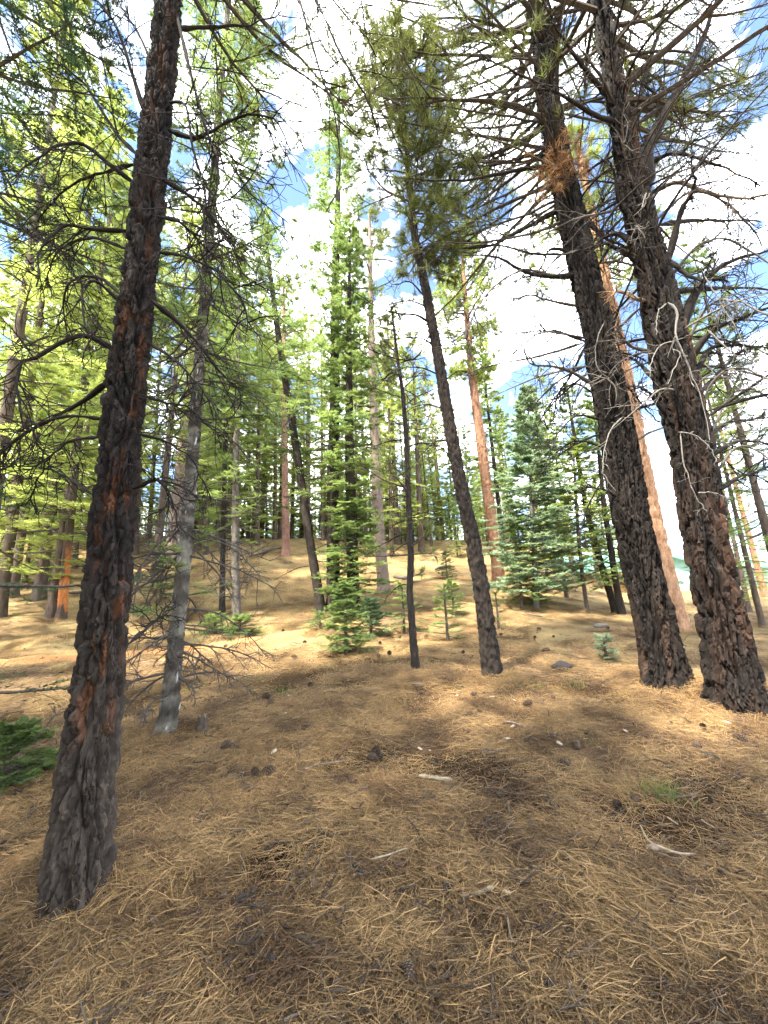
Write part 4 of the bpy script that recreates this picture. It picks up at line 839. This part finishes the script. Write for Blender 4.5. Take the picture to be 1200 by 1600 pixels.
flow = 6.28 * fbm(np.stack([x * .55, y * .55, 0 * x], -1), 2, 88) * 2; rz = flow + rng.normal(0, .8, len(x))
lx = gxs * np.cos(rz) + gys * np.sin(rz); ly = -gxs * np.sin(rz) + gys * np.cos(rz)
scatter_obj('pine_needle_litter', CL, np.stack([x, y, gz(x, y) + .003 + np.where(np.arange(len(x)) >= len(x) - 276, rng.uniform(0, .05, len(x)), 0)], -1), np.stack([np.arctan(ly), -np.arctan(lx), rz], -1), rng.uniform(.75, 1.2, len(x)) * (1 + .05 * np.clip(r_ - 4, 0, 12)),
            rng.integers(0, len(CL), len(x)), 'dry brown pine needles covering the forest floor', 'needle litter')

def flake(seed):
    r = np.random.default_rng(seed); g = Geo(); n = 7; a = np.sort(r.uniform(0, 6.28, n)); rad = r.uniform(.5, 1, n) * .019
    top = np.stack([np.cos(a) * rad * 1.5, np.sin(a) * rad, .006 + r.normal(0, .002, n)], -1); bot = top - [0, 0, .008]; i = np.arange(n); j = (i + 1) % n
    c = np.array([(.075, .045, .030), (.12, .062, .035), (.045, .036, .030), (.10, .07, .048)][seed % 4])
    g.add(np.vstack([top, bot]), np.stack([i, i + n, j + n, j], -1), 0, np.tile(c, (2 * n, 1))); g.add(np.vstack([top, [[0, 0, .010]]]), np.stack([i, j, np.full(n, n)], -1), 0, np.tile(c, (n + 1, 1))); return g.mesh('bark_flake', [M_WOOD])
def twigbit(seed):
    r = np.random.default_rng(seed); g = Geo(); P = grow(np.array([[-.08, 0, .008]]), np.array([[1., 0, 0]]), np.array([r.uniform(.12, .24)]), 7, 0.0, .16, r); P[..., 2] = np.abs(P[..., 2])
    c = [(.05, .038, .028), (.12, .09, .065), (.08, .06, .042)][seed % 3]; tubes(g, P, taper(P, .0045, .002), 5, 0, c)
    s_, d_, t_, p_ = spawn(P, 3, .2, .9, .8, r, .2, .1); P2 = grow(s_, d_, r.uniform(.03, .08, 3), 4, 0, .1, r); tubes(g, P2, taper(P2, .0028, .0015), 4, 0, c); return g.mesh('twig_bit', [M_WOOD])
DB = [flake(k) for k in range(8)] + [twigbit(k) for k in range(6)]
n = 2800; r_ = 1.2 * (11 / 1.2) ** rng.uniform(0, 1, n); th = rng.uniform(-1.05, 1.05, n); x, y = r_ * np.sin(th), r_ * np.cos(th)
tb = np.array([(-1.69, 2.38), (3.67, 5.6), (3.87, 4.79), (1.52, 6.25), (-2.33, 4.34)]); m = 700; w_ = tb[rng.integers(0, 5, m)]; q = rng.normal(0, .55, (m, 2)) + w_; x = np.concatenate([x, q[:, 0]]); y = np.concatenate([y, q[:, 1]])
scatter_obj('bark_litter', DB, np.stack([x, y, gz(x, y) + .022 + rng.uniform(0, .03, len(x))], -1), np.stack([rng.normal(0, .3, len(x)), rng.normal(0, .3, len(x)), rng.uniform(0, 6.28, len(x))], -1), rng.uniform(.5, 1.35, len(x)), rng.integers(0, len(DB), len(x)), 'bark flakes and broken twigs strewn over the needles', 'bark litter')

# ------------------------------------------------------------------ small things on the floor
def cone_mesh(seed):
    g = Geo(); r = np.random.default_rng(seed); H = .075
    tubes(g, np.array([[[0, 0, z] for z in np.linspace(0, H, 5)]]), np.array([[.008, .013, .013, .010, .003]]), 6, 0, (0.05, .035, .025))
    k = np.arange(70); t = k / 70; a = k * 2.399; rad = .030 * np.sin(np.pi * (.15 + .8 * t)) ** .7
    ca, sa = np.cos(a), np.sin(a); z = t * H; b = np.stack([ca * .008, sa * .008, z], -1); tip = np.stack([ca * rad, sa * rad, z + .012], -1)
    s = np.stack([-sa, ca, 0 * a], -1) * .008; up = np.array([0, 0, .004])
    V = np.stack([b - s * .5, b + s * .5, tip + s, tip - s, tip + up], 1); i = np.arange(70)[:, None] * 5
    g.add(V, np.concatenate([i + np.array([0, 1, 2, 3])]), 0, np.full((350, 3), (0.075, .050, .034))); g.add(V, np.concatenate([i + np.array([3, 2, 4])]), 0, np.full((350, 3), (0.17, .12, .08)))
    return g.mesh('pine_cone', [M_WOOD])
CM = [cone_mesh(k) for k in range(2)]
def place(name, me, px, py, label, cat, group=None, dz=0.02, rot=None, s=1.0):
    b = on_ground(px, py); o = link(name, me, None, (b[0], b[1], b[2] + dz + .035)); o.rotation_euler = rot or (rs.uniform(1.2, 1.9), rs.uniform(-.3, .3), rs.uniform(0, 6.28)); o.scale = (s, s, s)
    return tag(o, label, cat, group)
for px, py, lb, s in [(645, 1566, 'dark open pine cone at the bottom edge of the picture', .85), (303, 1300, 'pine cone right of the charred pine in the needles', 1.0),
                      (1113, 1260, 'small black pine cone below the massive pine at the right edge', .9), (962, 1267, 'pine cone left of the green grass tuft', .95),
                      (1003, 1265, 'brown pine cone just below the grass tuft on its left', .9), (315, 1145, None, 1.0)]:
    if lb: place('pine_cone', CM[0], px, py, lb, 'pine cone', 'pine cones on the floor', .02, None, s)
for k in range(46):
    px, py = rs.uniform(330, 1190), 985 + 235 * rs.random() ** 1.6
    if 1003 < px < 1198 and py < 1120: px = rs.uniform(560, 980)
    place('pine_cone', CM[k % 2], px, py, 'small dark pine cone scattered among the brown needles of the middle ground', 'pine cone', 'small scattered pine cones', .02, None, rs.uniform(.9, 1.35))
def stick(px, r, label, col, name='stick', n=12, cat='stick', lift=.05, twig=0):
    q = [on_ground(*p) for p in px]; P = smooth_path(q, n); P[:, 2] = gz(P[:, 0], P[:, 1]) + lift + r; g = Geo(); o0 = P[0].copy()
    rad = r * (1 + .15 * np.random.default_rng(int(px[0][0])).normal(0, 1, n)); rad[-1] *= .4; rad[0] *= .5
    tubes(g, (P - o0)[None], rad[None], 7, 0, col); i = np.arange(7); g.add(np.concatenate([g.V[0][:7], g.V[0][-7:]]), np.array([i[::-1], i + 7]), 0, np.full((14, 3), col))
    return tag(link(name, g.mesh(name, [M_WOOD], True), None, o0), label, cat, 'sticks on the floor')
PW = (0.28, .22, .145); TW = (0.17, .13, .09)
for px, r, lb, c in [([(655, 1226), (680, 1228), (707, 1230)], .022, 'thick pale broken stick in the middle of the needle floor', PW), ([(720, 1421), (750, 1419), (773, 1410)], .013, 'pale stick near the bottom, beside a white chip', PW),
                     ([(1003, 1305), (1020, 1335), (1050, 1347), (1090, 1351)], .009, 'long curved pale stick at lower right', PW), ([(580, 1362), (610, 1355), (638, 1347)], .006, 'thin pale twig left of the bottom stick', PW),
                     ([(790, 1138), (810, 1141), (829, 1149)], .010, 'dark grey stick below the slender leaning pine', (0.2, .16, .12)), ([(1045, 1291), (1054, 1297), (1063, 1304)], .006, 'short white twig above the long curved stick', PW),
                     ([(1098, 1295), (1108, 1302), (1120, 1309)], .005, 'thin white twig at right above the curved stick', PW), ([(470, 1214), (500, 1205), (540, 1200)], .007, 'thin light stick at left centre of the floor', TW),
                     ([(880, 1028), (900, 1032), (925, 1037)], .014, 'dark fallen stick upslope left of the black charred pine', (0.09, .07, .055)), ([(1095, 1187), (1115, 1195), (1128, 1200)], .014, 'dark charred stick right of the middle', (.06, .05, .04)),
                     ([(640, 1076), (650, 1077), (662, 1078)], .022, 'flat pale bark piece at the foot of the thin pole', TW), ([(795, 1455), (800, 1490), (808, 1500)], .008, 'short pale twig above the little green sprout', TW),
                     ([(905, 1103), (925, 1104), (945, 1105)], .012, 'grey stick left of the black charred pine foot', GREYW), ([(400, 870), (425, 862), (445, 858)], .10, 'fallen grey log on the crest left of the reddish trunk', GREYW),
                     ([(95, 929), (115, 930), (140, 928)], .06, 'fallen branch beside the small burnt pine', GREYW), ([(360, 905), (372, 912), (388, 914)], .05, 'broken grey branch on the sunlit slope right of the grey fir', GREYW), ([(680, 893), (692, 890), (705, 889)], .09, 'weathered log on the crest by the dark round sapling', GREYW), ([(820, 962), (835, 965), (848, 968)], .03, 'bare fallen branch below the silvery blue fir', GREYW), ([(615, 905), (628, 908), (640, 906)], .10, 'short grey log behind the thin pole', GREYW)]:
    stick(px, r * .75, lb, c)
def lump(px, py, sx, sy, sz, col, label, name, cat, seed):
    g = Geo(); n, m = 18, 12; u = np.linspace(0, 2 * math.pi, n, endpoint=False); v = np.linspace(.02, math.pi - .02, m)
    D_ = np.stack([np.cos(u)[None] * np.sin(v)[:, None], np.sin(u)[None] * np.sin(v)[:, None], np.cos(v)[:, None] + 0 * u[None]], -1); k = .65 + .8 * (fbm(D_ * 1.8 + seed, 3, seed) - .15)
    i = np.arange(n * m).reshape(m, n); j = np.roll(i, -1, 1); g.add(D_ * k[..., None] * np.array([sx, sy, sz]), np.stack([i[:-1], i[1:], j[1:], j[:-1]], -1).reshape(-1, 4), 0, np.full((n * m, 3), col))
    b = on_ground(px, py); return tag(link(name, g.mesh(name, [M_WOOD], True), None, (b[0], b[1], b[2] + sz * .25 + .04)), label, cat)
lump(878, 1047, .17, .10, .09, (0.055, .047, .042), 'dark charred wood lump left of the black charred pine', 'charred_wood', 'wood chunk', 3)
lump(940, 981, .20, .06, .06, (0.17, .145, .12), 'weathered grey wood chunk upslope of the tiny bluish seedling', 'wood_chunk', 'wood chunk', 4)
lump(1025, 1341, .045, .03, .018, (0.22, .16, .11), 'pale tan chip beside the long curved stick', 'wood_chip', 'wood chip', 5)
lump(793, 1417, .022, .015, .012, (0.45, .37, .27), 'white wood chip right of the bottom stick', 'wood_chip', 'wood chip', 6)
for k in range(40):
    px, py = rs.uniform(20, 1190), 960 + 230 * rs.random() ** 1.3
    if (px > 990 and py < 1120) or px < 230 and py > 1040: px = rs.uniform(420, 950)
    b = on_ground(px, py)
    if k == 0: CH = lump(px, py, .035, .022, .010, (0.34, .27, .19), 'small pale bark chip lying among needles on the middle ground', 'wood_chip', 'wood chip', 8); CH['group'] = 'scattered pale chips'
    else:
        o = link('wood_chip', CH.data, None, (b[0], b[1], b[2] + .055)); o.rotation_euler = (rs.uniform(-.3, .3), rs.uniform(-.3, .3), rs.uniform(0, 6.28)); o.scale = [rs.uniform(.5, 1.3)] * 3
        tag(o, CH['label'], 'wood chip', 'scattered pale chips')
# broken stump by the pale fir
sb = on_ground(315, 1152); ax = straight(sb, .2, .05); ax.R[:] = np.linspace(.06, .04, len(ax.R))
o = thing('stump', sb, 'small broken stump right of the pale grey fir foot', 'stump'); g = trunk_geo(ax, col_brown, sb, S=20, dz=.015, depth=.02, seed=8, sink=.08)
g.V[0][-20:, 2] += np.random.default_rng(2).uniform(-.05, .05, 20); tp_ = g.V[0][-20:]; g.add(np.vstack([tp_, tp_.mean(0) - [0, 0, .03]]), np.stack([np.arange(20), (np.arange(20) + 1) % 20, np.full(20, 20)], -1), 0, np.full((21, 3), (.25, .18, .12)))
link('stump_wood', g.mesh('stump_wood', [M_BARK]), o)
def grass(px, py, n, rad, ln, label, seed, c=1.0):
    b = on_ground(px, py); r = np.random.default_rng(seed); g = Geo(); st = np.stack([r.normal(0, rad, n), r.normal(0, rad * .8, n), np.zeros(n)], -1); st[:, 2] = gz(b[0] + st[:, 0], b[1] + st[:, 1]) - b[2]
    P = grow(st, r.normal(0, .45, (n, 3)) * [1, 1, 0] + [0, 0, 1], ln * r.uniform(.6, 1.2, n), 4, -.12, .08, r); T = nrm(np.gradient(P, axis=1)); s = nrm(np.cross(T, r.normal(0, 1, (n, 1, 3)))) * np.array([.0022, .002, .0015, .0003])[None, :, None]
    i = np.arange(n * 8).reshape(n, 4, 2); g.add(np.stack([P - s, P + s], 2), np.stack([i[:, :-1, 0], i[:, :-1, 1], i[:, 1:, 1], i[:, 1:, 0]], -1).reshape(-1, 4), 0)
    return tag(link('grass_tuft', g.mesh('grass_tuft', [M_GRASS]), None, b), label, 'grass', 'green tufts on the floor')
for px, py, n, rad, ln, lb in [(1035, 1250, 110, .075, .14, 'largest green grass tuft at right of the floor'), (925, 1165, 50, .06, .08, 'faint grass tuft left of the largest tuft, farther up'), (828, 1540, 40, .012, .04, 'tiny green sprout near the bottom edge'),
                               (800, 1068, 90, .12, .12, 'grass tuft at the right foot of the slender leaning pine'), (838, 1075, 70, .12, .10, 'low grass patch right of the leaning pine foot'), (900, 1072, 50, .08, .10, 'grass tuft below the dark charred lump'),
                               (440, 1085, 70, .10, .09, 'pale green grass tuft at left centre of the floor'), (395, 1062, 60, .12, .09, 'grass tuft between the pale fir and the left centre tuft'), (150, 1010, 70, .09, .10, 'grass patch right of the small burnt pine'),
                               (90, 1070, 50, .07, .08, 'thin grass left of the charred pine'), (310, 1080, 50, .12, .08, 'grass tuft just right of the pale fir')]:
    grass(px, py, n, rad, ln, lb, px)

# ------------------------------------------------------------------ cabins in the distance
def flat_mat(name, c, rough=.6):
    m, n, l, out = new_mat(name); b = n.new('ShaderNodeBsdfPrincipled'); b.inputs['Roughness'].default_value = rough
    z = n.new('ShaderNodeTexNoise'); z.inputs['Scale'].default_value = 3; t = n.new('ShaderNodeTexCoord'); l.new(t.outputs['Object'], z.inputs['Vector'])
    r = n.new('ShaderNodeValToRGB'); r.color_ramp.elements[0].color = (*[k * .8 for k in c], 1); r.color_ramp.elements[1].color = (*[min(1, k * 1.1) for k in c], 1)
    l.new(z.outputs['Fac'], r.inputs[0]); l.new(r.outputs[0], b.inputs['Base Color']); l.new(b.outputs[0], out.inputs[0]); return m
M_TEAL = flat_mat('teal_metal', (0.16, .42, .36), .4); M_LOG = flat_mat('log_wall', (0.34, .17, .07)); M_TRIM = flat_mat('white_trim', (.8, .8, .78)); M_GLASS = flat_mat('window_glass', (.05, .07, .08), .1); M_TEALW = flat_mat('teal_wall', (.30, .52, .46)); M_RED = flat_mat('rust_wall', (.22, .06, .04))
def boxg(g, x0, x1, y0, y1, z0, z1):
    V = [(x, y, z) for x in (x0, x1) for y in (y0, y1) for z in (z0, z1)]; g.add(V, [(0, 1, 3, 2), (4, 6, 7, 5), (0, 4, 5, 1), (2, 3, 7, 6), (0, 2, 6, 4), (1, 5, 7, 3)])
def cabin(pos, rz, wx, wy, h, rise, label, wall, over=.5):
    o = thing('cabin', pos, label, 'cabin'); o.rotation_euler[2] = rz
    n = int(h / .28)
    for k in range(n):
        g = Geo(); z0 = -.6 if k == 0 else k * h / n; boxg(g, -wx, wx, -wy, wy, z0, (k + 1) * h / n - .02); link('wall_board', g.mesh('wall_board', [wall]), o)
    for s in (-1, 1):
        g = Geo(); a = np.array([(-wx - over, s * (wy + over), h - over * rise / wy), (wx + over, s * (wy + over), h - over * rise / wy), (wx + over, 0, h + rise), (-wx - over, 0, h + rise)])
        g.add(np.vstack([a, a - [0, 0, .12]]), [(0, 1, 2, 3), (7, 6, 5, 4), (0, 4, 5, 1), (1, 5, 6, 2), (2, 6, 7, 3), (3, 7, 4, 0)]); link('roof', g.mesh('roof', [M_TEAL]), o)
    for s in (-1, 1):
        g = Geo(); g.add([(s * wx, -wy, h), (s * wx, wy, h), (s * wx, 0, h + rise - .13), (s * (wx - .1), -wy, h), (s * (wx - .1), wy, h), (s * (wx - .1), 0, h + rise - .13)], [(0, 1, 2), (5, 4, 3)]); link('gable', g.mesh('gable', [wall]), o)
    for k, xx in enumerate((-wx * .5, wx * .45)):
        g = Geo(); boxg(g, xx - .6, xx + .6, -wy - .06, -wy + .02, .9, 2.0); w = link('window', g.mesh('window', [M_TRIM]), o); g = Geo(); boxg(g, xx - .5, xx + .5, -wy - .075, -wy - .055, 1.0, 1.9); link('pane', g.mesh('pane', [M_GLASS]), w)
    return o
cabin(at_dist(1108, 48), .35, 4.0, 3.0, 2.0, 1.3, 'teal roofed building glimpsed between the two massive charred pines', M_TEALW)
cabin(at_dist(938, 44), .15, 3.4, 2.6, 1.8, 1.4, 'small log cabin with green roof far behind the young thin fir', M_LOG)
